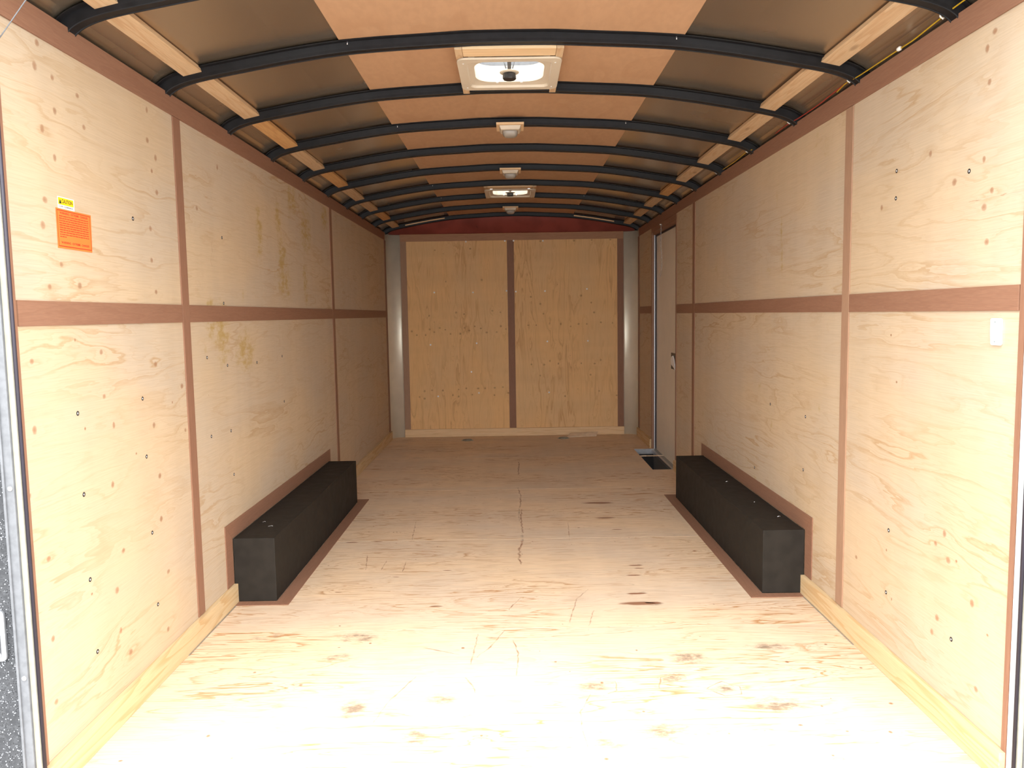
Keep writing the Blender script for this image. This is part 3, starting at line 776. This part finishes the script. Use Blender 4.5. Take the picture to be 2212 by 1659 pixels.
# ---------------------------------------------------------------- wheel boxes with their mitred trims
BY0, BY1, BW, BH = 3.284, 5.063, .1855, .284
for side in (-1, 1):
    mb = MB(); a, c = side_box(side, BY0, BY1, .0035, BH, .005, BW); mb.box(a, c)
    e = empty('wheel_box', (side * (W - BW / 2), (BY0 + BY1) / 2, 0.0035))
    body = mb.build('body', M['box'], bevel=.003)
    body.parent = e; body.matrix_parent_inverse = Matrix.Translation(-e.location)
    fl = MB()
    xx = side * (W - BW)
    fl.box((min(xx - side * .0005, xx + side * -.0015), BY0 + .004, BH - .022), (max(xx - side * .0005, xx + side * -.0015), BY1 - .004, BH - .0215))
    sc = MB()
    tag(e, 'long black steel wheel box on the floor along the %s wall' % ('left' if side < 0 else 'right'), 'wheel box', 'black wheel boxes')
    # scratches and specks of shiny metal on top
    for (y, dx, L_) in (((3.55, .05, .012), (3.47, .1, .02)) if side < 0 else ((3.5, .05, .016), (3.78, .07, .006), (4.25, .08, .012))):
        s_ = MB(); x_ = side * (W - dx); s_.tube([(x_, y, BH + .0010), (x_ + L_ * .7, y + L_ * .5, BH + .002), (x_ + L_, y + L_ * .3, BH + .0012)], .0010, 5)
        o = s_.build('metal_shaving', M['zinc'])
        tag(o, 'tiny shiny metal shaving lying on top of the %s wheel box' % ('left' if side < 0 else 'right'), 'metal shaving', 'metal shavings on the %s wheel box' % ('left' if side < 0 else 'right'))
    # wall frame (near upright, top), mitred
    t_ = .0042
    def wallstrip(poly):
        mb = MB(); xs = sorted((side * W, side * (W - t_)))
        mb.prism(poly, 'X', xs[0], xs[1]); return struct(mb.build('trim_%d' % tn[0], M['meranti'], bevel=.0006))
    ya, yb, zt_ = BY0 - .078, BY1 + .055, BH + .072
    for poly in ([(ya, .086), (BY0 - .001, .086), (BY0 - .001, BH + .001), (ya, zt_)],
                 [(ya + .0008, zt_), (BY0 - .0003, BH + .0012), (BY1 + .0003, BH + .0012), (yb, zt_)]):
        wallstrip(poly); tn[0] += 1
    if side < 0: pass
    wallstrip([(BY1 + .001, .086), (yb, .086), (yb, zt_ - .0008), (BY1 + .001, BH + .0004)]); tn[0] += 1
    # floor frame
    def floorstrip(poly):
        mb = MB(); mb.prism([(side * x, y) for x, y in poly], 'Z', 0.0, .0034); o = struct(mb.build('trim_%d' % tn[0], M['meranti'], bevel=.0006)); tn[0] += 1
    xi, xo = W - BW, 1.000
    floorstrip([(W - .0205, BY0 - .046), (xo, BY0 - .046), (xi - .0005, BY0 - .001), (W - .0205, BY0 - .001)])
    floorstrip([(xo, BY0 - .0455), (xi - .0005, BY0 - .0005), (xi - .0005, BY1 + .001), (xo, BY1 + .085)])
    floorstrip([(W - .021, BY1 + .0015), (xi, BY1 + .0015), (xo + .0005, BY1 + .085), (W - .021, BY1 + .085)])

# ---------------------------------------------------------------- roof vents
def vent(idx, vy):
    e = empty('roof_vent', (-.010, vy, 2.190))
    ox, oy, oz = e.location
    def ch(mb, name, mats, par=e, bevel=0):
        o = mb.build(name, mats, None, bevel=bevel)
        o.parent = par
        if par is e: o.matrix_parent_inverse = Matrix.Translation(-e.location)
        else: o.matrix_parent_inverse = Matrix.Translation(-e.location)
        return o
    def rrect(cx_, cy_, w, d, r, n=6):
        pts = []
        for (sx, sy, a0) in ((1, 1, 0), (-1, 1, 90), (-1, -1, 180), (1, -1, 270)):
            for i in range(n + 1):
                an = math.radians(a0 + 90 * i / n)
                pts.append((cx_ + sx * (w / 2 - r) + r * math.cos(an), cy_ + sy * (d / 2 - r) + r * math.sin(an)))
        return pts
    cx_, cy_ = -.010, vy
    hx, hy = -.010, vy
    rings = [(rrect(cx_, cy_, .395, .400, .035), 2.1905), (rrect(cx_, cy_, .397, .402, .036), 2.186), (rrect(cx_, cy_, .395, .400, .035), 2.1835),
             (rrect(cx_, cy_, .325, .330, .03), 2.1835), (rrect(cx_, cy_, .318, .322, .03), 2.1925), (rrect(hx, hy, .292, .290, .06), 2.1945), (rrect(hx, hy, .274, .266, .075), 2.1975),
             (rrect(hx, hy, .272, .264, .075), 2.262), (rrect(hx, hy, .400, .390, .075), 2.2625)]
    mb = MB(); n = len(rings[0][0]); vs = []; fs = []
    for pts, z in rings: vs += [(p[0], p[1], z) for p in pts]
    for j in range(len(rings) - 1):
        for i in range(n): fs.append([j * n + i, j * n + (i + 1) % n, (j + 1) * n + (i + 1) % n, (j + 1) * n + i])
    mb.add(vs, fs, 0, False)
    o = ch(mb, 'flange', M['plastic'])
    so = o.modifiers.new('solid', 'SOLIDIFY'); so.thickness = .0015
    for (dx, dy) in ((-.175, -.15), (.175, -.15), (-.175, .16), (.175, .16)):
        s_ = MB(); s_.lathe((cx_ + dx, cy_ + dy, 2.1835), (0, 0, -1), [(0, .0035), (.0012, .003)], 8); ch(s_, 'screw', M['plastic_w'])
    # aluminium collar on the roof and lid held open on its far side
    mb = MB()
    c1 = rrect(hx, hy, .300, .292, .05); c2 = rrect(hx, hy, .304, .296, .05)
    vs = [(p[0], p[1], 2.2645) for p in c1] + [(p[0], p[1], 2.300) for p in c1] + [(p[0], p[1], 2.300) for p in c2] + [(p[0], p[1], 2.2645) for p in c2]
    fs = [[j * n + i, j * n + (i + 1) % n, ((j + 1) % 4) * n + (i + 1) % n, ((j + 1) % 4) * n + i] for j in range(4) for i in range(n)]
    mb.add(vs, fs, 0, False); ch(mb, 'collar', M['alu_frame'])
    mb = MB(); lv = []; Lf = []
    ang = math.radians(14)
    for (w, d, z) in ((.370, .370, -.028), (.372, .372, -.010), (.340, .340, 0.0), (.20, .20, .008), (.02, .02, .010)):
        for p in rrect(0, 0, w, d, min(.05, w / 2.2)):
            yy = p[1] + .17; zz = z
            lv.append((hx + p[0], hy - .17 + yy * math.cos(ang) - zz * math.sin(ang), 2.325 + yy * math.sin(ang) + zz * math.cos(ang)))
    for j in range(4):
        for i in range(n): Lf.append([j * n + i, j * n + (i + 1) % n, (j + 1) * n + (i + 1) % n, (j + 1) * n + i])
    mb.add(lv, Lf, 0, True); lid = ch(mb, 'lid', M['lid'])
    # crank: bar, disc, knob and lifting arm
    bar = MB(); bar.box((cx_ - .0075, cy_ - .140, 2.2005), (cx_ + .0075, cy_ - .012, 2.2085))
    bar.box((cx_ - .005, cy_ - .10, 2.198), (cx_ + .005, cy_ - .085, 2.2005)); ch(bar, 'crossbar', M['alu_frame'], bevel=.001)
    arm = MB(); arm.tube([(cx_ - .012, cy_ - .005, 2.205), (cx_ - .022, cy_ + .02, 2.25), (cx_ - .020, cy_ + .04, 2.345)], .003, 6)
    arm.tube([(cx_ + .012, cy_ - .005, 2.205), (cx_ + .022, cy_ + .02, 2.25), (cx_ + .020, cy_ + .04, 2.345)], .003, 6); ch(arm, 'lifting_arm', M['alu_frame'])
    ds = MB(); ds.lathe((cx_, cy_, 2.196), (0, 0, -1), [(-.006, .028), (0, .0385), (.003, .038), (.0045, .030)], 28); ch(ds, 'disc', M['plastic'])
    kb = MB()
    kb.lathe((cx_, cy_, 2.191), (0, 0, -1), [(0, .020), (.003, .0262), (.020, .0272), (.0245, .024), (.026, .012)], 10, 0, False); ch(kb, 'crank_knob', M['knobm'], bevel=.001)
    for dx in (-.05, .05):
        q = MB(); q.box((cx_ + dx - .005, cy_ + .118, 2.192), (cx_ + dx + .005, cy_ + .132, 2.200)); ch(q, 'catch', M['plastic_w'])
    far = idx == 1
    tag(e, ('small farther roof vent with cream flange and black crank knob' if far else 'large nearer roof vent with cream flange and black crank knob, daylight behind it'), 'roof vent', 'roof vents')
    # timber framing around the vent, between two bows
    yb0 = vy - .309 + .0215; yb1 = vy + .3006 - .0215 - .0025
    fr_ = empty('vent_framing', (-.010, yb0, 2.2))
    def fch(mb, name, mat):
        o = mb.build(name, mat, None, bevel=.001); o.parent = fr_; o.matrix_parent_inverse = Matrix.Translation(-fr_.location)
    for (x0, x1) in ((-.209, -.182), (.162, .189)):
        mb = MB(); mb.box((x0, yb0 - .002 + .003, 2.1915), (x1, yb1, 2.234)); fch(mb, 'side_rail', M['pine_pale'])
    mb = MB(); mb.box((-.181, yb0 + .001, 2.1925), (.161, yb0 + .085, 2.2335)); fch(mb, 'cross_rail', M['pine_x'])
    tag(fr_, 'pale timber framing around the %s roof vent' % ('farther' if far else 'nearer'), 'timber framing', 'timber framing around the roof vents')
for i, vy in enumerate(VENTY): vent(i, vy)

# ---------------------------------------------------------------- dome lights
def dome_light(i, y0, lab):
    e = empty('dome_light', (-.008, y0, 2.19))
    def ch(mb, name, mat, bevel=0):
        o = mb.build(name, mat, None, bevel=bevel); o.parent = e; return o
    mb = MB(); mb.box((-.070, 0, 0.0), (.070, .15, .0115)); ch(mb, 'mounting_board', M['pine_x'], .001)
    # tapered rectangular base
    def frus(x0, x1, ya, yb, za, x2, x3, yc, yd, zb_, name, mat, bev):
        mb = MB()
        vs = [(x0, ya, za), (x1, ya, za), (x1, yb, za), (x0, yb, za), (x2, yc, zb_), (x3, yc, zb_), (x3, yd, zb_), (x2, yd, zb_)]
        mb.add(vs, [(0, 1, 2, 3), (4, 7, 6, 5), (0, 4, 5, 1), (1, 5, 6, 2), (2, 6, 7, 3), (3, 7, 4, 0)]); return ch(mb, name, mat, bev)
    frus(-.056, .056, .012, .138, -.0002, -.047, .047, .022, .128, -.020, 'base', M['plastic'], .004)
    # rounded lens hanging below
    mb = MB()
    rings = []; N = 24
    for t in range(7):
        an = math.pi / 2 * t / 6
        z = -.0202 - .028 * math.sin(an); s_ = (math.cos(an)) ** .55 if t < 6 else .05
        rings.append([(.040 * s_ * (abs(math.cos(q)) ** .6) * (1 if math.cos(q) >= 0 else -1), .075 + .044 * s_ * (abs(math.sin(q)) ** .6) * (1 if math.sin(q) >= 0 else -1), z) for q in [2 * math.pi * j / N for j in range(N)]])
    vs = [p for r_ in rings for p in r_]; fs = [[j * N + a, j * N + (a + 1) % N, (j + 1) * N + (a + 1) % N, (j + 1) * N + a] for j in range(6) for a in range(N)]
    fs.append([6 * N + a for a in range(N)]); fs.append(list(range(N))[::-1])
    mb.add(vs, fs, 0, True); ch(mb, 'lens', M['lens'])
    tag(e, lab, 'ceiling light', 'dome lights along the middle of the ceiling')
for i, (bi, lab) in enumerate(((3, 'unlit cream dome light with grey lens, largest and nearest of the three'), (5, 'unlit dome light with grey lens, middle one of the three'), (8, 'unlit dome light with grey lens, smallest and farthest, by the red header'))):
    dome_light(i, BOWY[bi] - .088, lab)

# ---------------------------------------------------------------- side door and step well
d = empty('door_1', (W + .03, DY0, 0)); d['kind'] = 'structure'; d['label'] = 'pale grey metal side door in the right wall'
def dch(mb, name, mats, par=d, bevel=0):
    o = mb.build(name, mats, None, bevel=bevel); o.parent = par
    if par is d: o.matrix_parent_inverse = Matrix.Translation(-d.location)
    return o
XD = 1.285
mb = MB(); mb.box((XD, DY0 + .015, -.02), (XD + .025, DY1 - .004, 1.905)); leaf = dch(mb, 'door_leaf', M['door'], bevel=.002)
mb = MB(); mb.box((XD + .0255, DY0 - .02, -.3), (XD + .03, DY1 + .02, 1.96)); dch(mb, 'outer_seal', M['dark'])
mb = MB()
mb.box((XD - .022, DY1 - .0035, .0), (XD - .012, DY1 - .001, 1.93)); mb.box((W + .001, DY0 + .001, .0), (XD + .02, DY0 + .004, 1.93))
dch(mb, 'jamb', M['alu'])
mb = MB(); mb.box((W + .001, DY1 - .0035, .0), (XD - .0225, DY1 - .001, 1.93)); mb.box((W + .001, DY0 + .0045, 1.915), (XD - .006, DY1 - .004, 1.934)); dch(mb, 'reveal', M['meranti_z'])
mb = MB(); mb.box((XD - .011, DY1 - .011, .0), (XD - .001, DY1 - .004, 1.912)); mb.box((XD - .011, DY0 + .004, 1.900), (XD - .001, DY1 - .004, 1.914)); mb.box((XD - .011, DY0 + .005, 0), (XD - .001, DY0 + .012, 1.91)); dch(mb, 'gasket', M['rubber'])
mb = MB(); mb.box((XD - .0055, 6.085, .775), (XD - .0005, 6.285, .905)); lt = dch(mb, 'latch', M['knobm'], bevel=.001)
mb = MB(); mb.prism([(6.26, .845), (6.235, .875), (6.19, .885), (6.15, .86), (6.11, .80), (6.095, .775), (6.13, .785), (6.19, .80), (6.24, .81)], 'X', XD - .014, XD - .006); dch(mb, 'paddle', M['plastic_w'], lt, .001)
lt_o = lt
# brown casing strip around the door opening on the wall face
a, c = side_box(1, DY0 - .028, DY0, .086, 1.9765, 0, .0046); trim(a, c, M['meranti_z'])
a, c = side_box(1, DY1, DY1 + .02, .0, 1.9765, 0, .0046); trim(a, c, M['meranti_z'])
a, c = side_box(1, DY0 + .0005, DY1 - .0005, DZ, 1.9765, 0, .0046); trim(a, c, M['meranti'])
# step well
mb = MB()
x0, x1, y0, y1 = WELL[0], XD - .02, WELL[2], WELL[3]
mb.box((x0 - .004, y0, -.20), (x0, y1, -.031)); mb.box((x0, y0 - .004, -.20), (x1, y0, -.031)); mb.box((x0, y1, -.20), (x1, y1 + .004, -.031)); mb.box((x0 - .004, y0 - .004, -.205), (x1 + .03, y1 + .004, -.20))
sw = mb.build('step_well', M['knobm']); tag(sw, 'black sunken step well in the floor at the side door', 'step well')
mb = MB(); mb.box((x0 + .002, y1 - .0045, -.045), (x1 + .002, y1 - .0015, .001)); mb.build('far_edging', M['alu'], sw)
mb = MB(); mb.box((x1 - .03, y0 + .003, -.03), (x1 - .004, y1 - .006, -.006)); mb.build('sill_strip', M['alu'], sw)
# hanging chain at the door head
ch_ = empty('door_chain', (1.236, 6.50, 1.97))
n_l = 26; me_ = None
for i in range(n_l):
    t = i / (n_l - 1)
    z = 1.948 - .0165 * i; y = 6.49 + .05 * math.sin(t * 7) * t
    if me_ is None:
        mb = MB(); pts = [(0, .005 * math.cos(q), .0095 * math.sin(q)) for q in [2 * math.pi * j / 10 for j in range(11)]]; mb.tube(pts, .0016, 5)
        o = mb.build('link', M['alu']); me_ = o.data
    else: o = bpy.data.objects.new('link', me_); COL.objects.link(o)
    o.parent = ch_; o.location = (0, y - 6.50, z - 1.97); o.rotation_euler = (0, 0, 0 if i % 2 else math.pi / 2)
mb = MB(); mb.lathe((0, -.01, -.012), (1, 0, 0), [(-.012, .004), (.006, .004)], 8); o = mb.build('hook', M['zinc'], ch_)
tag(ch_, 'thin steel chain hanging from the head of the side door', 'chain')

# ---------------------------------------------------------------- stickers and plate on the walls
def text_mesh(s, size, xs=1.0):
    cu = bpy.data.curves.new('lettering', 'FONT'); cu.body = s; cu.size = size; cu.align_x = 'CENTER'; cu.align_y = 'CENTER'; cu.extrude = 0.0001; cu.offset = size * 0.012
    o = bpy.data.objects.new('lettering', cu); COL.objects.link(o)
    me = bpy.data.meshes.new_from_object(o); bpy.data.objects.remove(o); bpy.data.curves.remove(cu)
    w = max(v.co.x for v in me.vertices) - min(v.co.x for v in me.vertices)
    return me, w
def lettering(parent, s, size, width, y, z, mat, h=.0009):
    me, w = text_mesh(s, size)
    f = width / w
    for v in me.vertices:
        v.co = Vector((-W + h + v.co.z, y + v.co.x * f, z + v.co.y)) - parent.location
    me.materials.append(mat)
    o = bpy.data.objects.new('lettering', me); COL.objects.link(o); o.parent = parent; return o
def lbox(mb, y0, y1, z0, z1, h0, h1, mi=0): mb.box((-W + h0, y0, z0), (-W + h1, y1, z1), mi)
cs_ = MB(); lbox(cs_, 2.1395, 2.2195, 1.530, 1.576, .0002, .0007); lbox(cs_, 2.1415, 2.2155, 1.5545, 1.5735, .0007, .0009, 1)
c_ = cs_.build('caution_sticker', [M['white'], M['yellow']]); tag(c_, 'small yellow and white caution sticker on the left wall above the orange one', 'sticker')
lettering(c_, 'CAUTION', .0145, .052, 2.1845, 1.564, M['black'], .0010)
tri = MB(); tri.prism([(2.145, 1.5575), (2.157, 1.5575), (2.151, 1.5695)], 'X', -W + .0009, -W + .0011); tri.build('warning_triangle', M['black'], c_)
lettering(c_, 'LOW CLEARANCE', .0065, .066, 2.1785, 1.5495, M['black'], .0009)
# slightly skewed orange sheet
ws = MB(); ws.prism([(2.127, 1.5435), (2.3025, 1.5435), (2.2985, 1.4355), (2.1265, 1.4355)], 'X', -W + .0008, -W + .0013)
w_o = ws.build('warning_sticker', M['orange']); tag(w_o, 'orange warning notice with red border and text on the left wall', 'sticker')
bd = MB()
for (y0, y1, z0, z1) in ((2.131, 2.297, 1.5375, 1.5395), (2.131, 2.296, 1.4405, 1.4425), (2.131, 2.1325, 1.4425, 1.5375), (2.294, 2.2955, 1.4425, 1.5375)): lbox(bd, y0, y1, z0, z1, .0013, .0015)
bd.build('border', M['redink'], w_o)
ln_ = MB()
rr = random.Random(2)
for i in range(10):
    z = 1.5222 - i * .0062
    x = 2.140; end = 2.285 if i < 9 else 2.17
    while x < end:
        L_ = rr.uniform(.006, .018); ln_.box((-W + .0013, x, z), (-W + .0015, min(x + L_, end), z + .0022)); x += L_ + .0022
ln_.build('small_print', M['redink'], w_o)
lettering(w_o, 'WARNING - EXTREME - DANGER', .0085, .140, 2.214, 1.5315, M['redink'], .0014)
lettering(w_o, 'WARNING - EXTREME - DANGER', .0085, .140, 2.214, 1.4515, M['redink'], .0014)

mb = MB(); mb.prism([(1.991, 1.139), (1.995, 1.1355), (2.030, 1.1355), (2.0345, 1.139), (2.037, 1.170), (2.038, 1.202), (2.034, 1.2055), (1.997, 1.2055), (1.992, 1.202)], 'X', W - .006, W - .0003)
sp = mb.build('wall_plate', M['plastic_w'], bevel=.0015); tag(sp, 'small white plastic plate with two screws on the right wall near the opening', 'wall plate')
for z in (1.196, 1.145):
    s_ = MB(); s_.lathe((W - .0062, 2.0155, z), (-1, 0, 0), [(0, .0022), (.0006, .0018)], 10); s_.build('screw', M['ring'], sp)

# ---------------------------------------------------------------- wires along the right top strip
def wire(name, pts, r, mat, lab):
    q = []
    for i in range(len(pts) - 1):
        p0, p1, p2, p3 = [Vector(pts[min(max(j, 0), len(pts) - 1)]) for j in (i - 1, i, i + 1, i + 2)]
        for t in [j / 6 for j in range(6)]:
            q.append(0.5 * ((2 * p1) + (p2 - p0) * t + (2 * p0 - 5 * p1 + 4 * p2 - p3) * t * t + (3 * p1 - p0 - 3 * p2 + p3) * t ** 3))
    q.append(Vector(pts[-1]))
    mb = MB(); mb.tube(q, r, 8)
    o = mb.build(name, mat); tag(o, lab, 'wire'); return o
wire('wire', [(1.226, 1.95, 2.066), (1.226, 2.2, 2.066), (1.228, 2.33, 2.061), (1.231, 2.45, 2.056), (1.232, 2.545, 2.0575), (1.229, 2.68, 2.057), (1.226, 2.82, 2.057), (1.226, 2.93, 2.062), (1.232, 3.02, 2.056)], .0021, M['wire_y'], 'yellow wire with a small clear splice along the top of the right wall')
sp_ = MB(); sp_.lathe((1.231, 2.535, 2.0585), (0, 1, 0), [(0, .004), (.004, .0068), (.016, .0068), (.02, .004)], 10)
o = sp_.build('splice', M['clear']); o.parent = bpy.data.objects['wire']
wire('wire', [(1.227, 2.90, 2.064), (1.227, 2.97, 2.062), (1.229, 3.10, 2.058), (1.232, 3.2, 2.056), (1.231, 3.4, 2.056), (1.228, 3.52, 2.060), (1.230, 3.7, 2.057)], .0024, M['wire_r'], 'red wire along the top of the right wall beyond the yellow wire')
wire('wire', [(1.230, 4.05, 2.057), (1.227, 4.15, 2.062), (1.231, 4.35, 2.057), (1.230, 4.6, 2.057)], .0021, M['wire_y'], 'short far yellow wire above the middle of the right wall')
c0 = None
for i in range(7):
    y = BOWY[i] + .030
    if c0 is None:
        mb = MB(); mb.tube([(-.0095, 0, .018), (-.004, 0, .024), (.004, 0, .018), (.005, 0, .004), (-.002, 0, -.006), (-.009, 0, 0), (-.0095, 0, .018)], .0030, 6); mb.lathe((-.010, 0, .018), (-1, 0, 0), [(0, .0045), (.004, .004)], 8)
        c0 = mb.build('wire_clamp', M['clear']); o = c0
    else: o = c0.copy(); COL.objects.link(o)
    o.location = (1.228, y, 2.062)
    tag(o, 'clear plastic wire clamp at the right foot of the %s roof bow' % ordn[i], 'clamp', 'wire clamps on the right bow feet')

# ---------------------------------------------------------------- scrap and tie-down rings at the front of the floor
mb = MB(); mb.add([(.524, 7.66, .001), (.822, 7.70, .001), (.85, 7.802, .030), (.565, 7.782, .022), (.524, 7.66, .004), (.822, 7.70, .004), (.85, 7.802, .033), (.565, 7.782, .025)],
       [(0, 3, 2, 1), (4, 5, 6, 7), (0, 1, 5, 4), (1, 2, 6, 5), (2, 3, 7, 6), (3, 0, 4, 7)]); o = mb.build('cardboard_scrap', M['paper']); tag(o, 'pale scrap of cardboard lying on the floor at the front wall', 'scrap')
r0 = None
for x, y, lab in ((-.468, 7.56, 'dull flat floor ring recessed near the front wall, left of the middle'), (.485, 7.60, 'dull flat floor ring near the front wall beside the cardboard scrap')):
    if r0 is None:
        mb = MB(); mb.tube([(.045 * math.cos(t), .045 * math.sin(t), .006) for t in [2 * math.pi * i / 20 for i in range(21)]], .0045, 6); r0 = empty('floor_ring')
        ring_ = mb.build('ring', M['ring'], r0); mb = MB(); mb.box((-.06, -.015, .0006), (.06, .015, .002)); plate_ = mb.build('mounting_plate', M['ring'], r0); o = r0
    else: o = copy_tree(r0)
    o.location = (x, y, 0); tag(o, lab, 'tie-down ring', 'floor tie-down rings')

# ---------------------------------------------------------------- rear frame around the opening
for side, nm in ((-1, 'door_2'), (1, 'door_3')):
    e = empty(nm, (side * 1.3, 1.86, -.1)); e['kind'] = 'structure'
    e['label'] = 'rear opening frame post, %s, black steel with aluminium edging and rubber seal' % ('left' if side < 0 else 'right')
    def rb(x0, x1, y0, y1, z0, z1, mb=None):
        mb = mb or MB(); xs = sorted((side * x0, side * x1)); mb.box((xs[0], y0, z0), (xs[1], y1, z1)); return mb
    def rc(mb, name, mat, bevel=0):
        o = mb.build(name, mat, None, bevel=bevel); o.parent = e; o.matrix_parent_inverse = Matrix.Translation(-e.location); return o
    off = 0.0 if side < 0 else .022
    rc(rb(1.262 + off, 1.42, 1.862, 1.94, -.12, 2.35), 'post', M['wet'], .004)
    mb = rb(1.2405 + off, 1.262 + off, 1.860, 1.868, -.12, 2.3)
    ed = rc(mb, 'edging', M['alu_frame'], .001)
    mb = rb(1.2605 + off, 1.2665 + off, 1.856, 1.8618, -.12, 2.3); rc(mb, 'edging_lip', M['alu_frame'], .0008)
    mb = rb(1.2265 + off, 1.2402 + off, 1.866, 1.880, -.12, 2.3); rc(mb, 'weather_strip', M['seal_cream'], .001)
    mb = MB(); mb.lathe((side * (1.2230 + off), 1.874, -.12), (0, 0, 1), [(0, .0045), (2.4, .0045)], 10); rc(mb, 'rubber_seal', M['rubber'])
    mb = rb(1.2425, 1.2600, 1.8925, 1.8995, -.03, 2.0); rc(mb, 'inner_lip', M['plastic_w'], .0005)
    if side < 0:
        mb = MB(); rq = random.Random(8)
        for i in range(620):
            x_ = -rq.uniform(1.270, 1.345); z_ = rq.uniform(.02, 1.02); r_ = rq.uniform(.0007, .0021)
            mb.lathe((x_, 1.862, z_), (0, -1, 0), [(0, r_), (r_ * .45, r_ * .8), (r_ * .7, r_ * .3)], 6)
        dr_ = rc(mb, 'raindrops', M['drop']); dr_['kind'] = 'stuff'
        for z in (.348, .83, 1.30):
            s_ = MB(); s_.lathe((-1.2500, 1.860, z), (0, -1, 0), [(0, .0062), (.002, .006), (.0035, .003)], 12); rc(s_, 'screw', M['zinc'])
# rear header and sill
mb = MB(); mb.box((-1.42, 1.80, 2.30), (1.42, 1.96, 2.40)); mb.box((-1.3, 1.80, 2.18), (1.3, 1.86, 2.30)); struct(mb.build('trim_%d' % tn[0], M['bow'])); tn[0] += 1
mb = MB(); mb.box((-1.3, 1.60, -.03), (1.3, 1.733, -.004)); struct(mb.build('trim_%d' % tn[0], M['alu'])); tn[0] += 1
# latch bracket bolted on the left post
e = empty('latch_bracket', (-1.315, 1.86, .46))
mb = MB()
pts = []
for (sx, sz, a0) in ((1, 1, 0), (-1, 1, 90), (-1, -1, 180), (1, -1, 270)):
    for i in range(5):
        an = math.radians(a0 + 90 * i / 4); pts.append((sx * .018 + .012 * math.cos(an), sz * .053 + .012 * math.sin(an)))
mb.prism(pts, 'Y', -.0075, .0015)
o = mb.build('plate', M['alu'], e, bevel=.0025)
mb = MB(); mb.prism([(p[0] * .7 - .003, p[1] * .86) for p in pts], 'Y', -.0082, -.0074); mb.build('recess', M['wet'], e)
for z in (-.048, .042):
    s_ = MB(); s_.lathe((.010, -.008, z), (0, -1, 0), [(0, .0085), (.004, .008), (.007, .004)], 14); s_.build('bolt', M['zinc'], e)
tag(e, 'shiny steel latch bracket with two bolts on the wet black left post', 'bracket')
# steel cable crossing the top left corner
mb = MB(); mb.tube([(-1.30, 1.90, 1.81), (-1.2197, 1.90, 1.909), (-1.153, 1.90, 1.992), (-1.08, 1.90, 2.083)], .0013, 8)
o = mb.build('steel_cable', M['alu_frame']); tag(o, 'thin steel cable crossing the top left corner at the opening', 'cable')
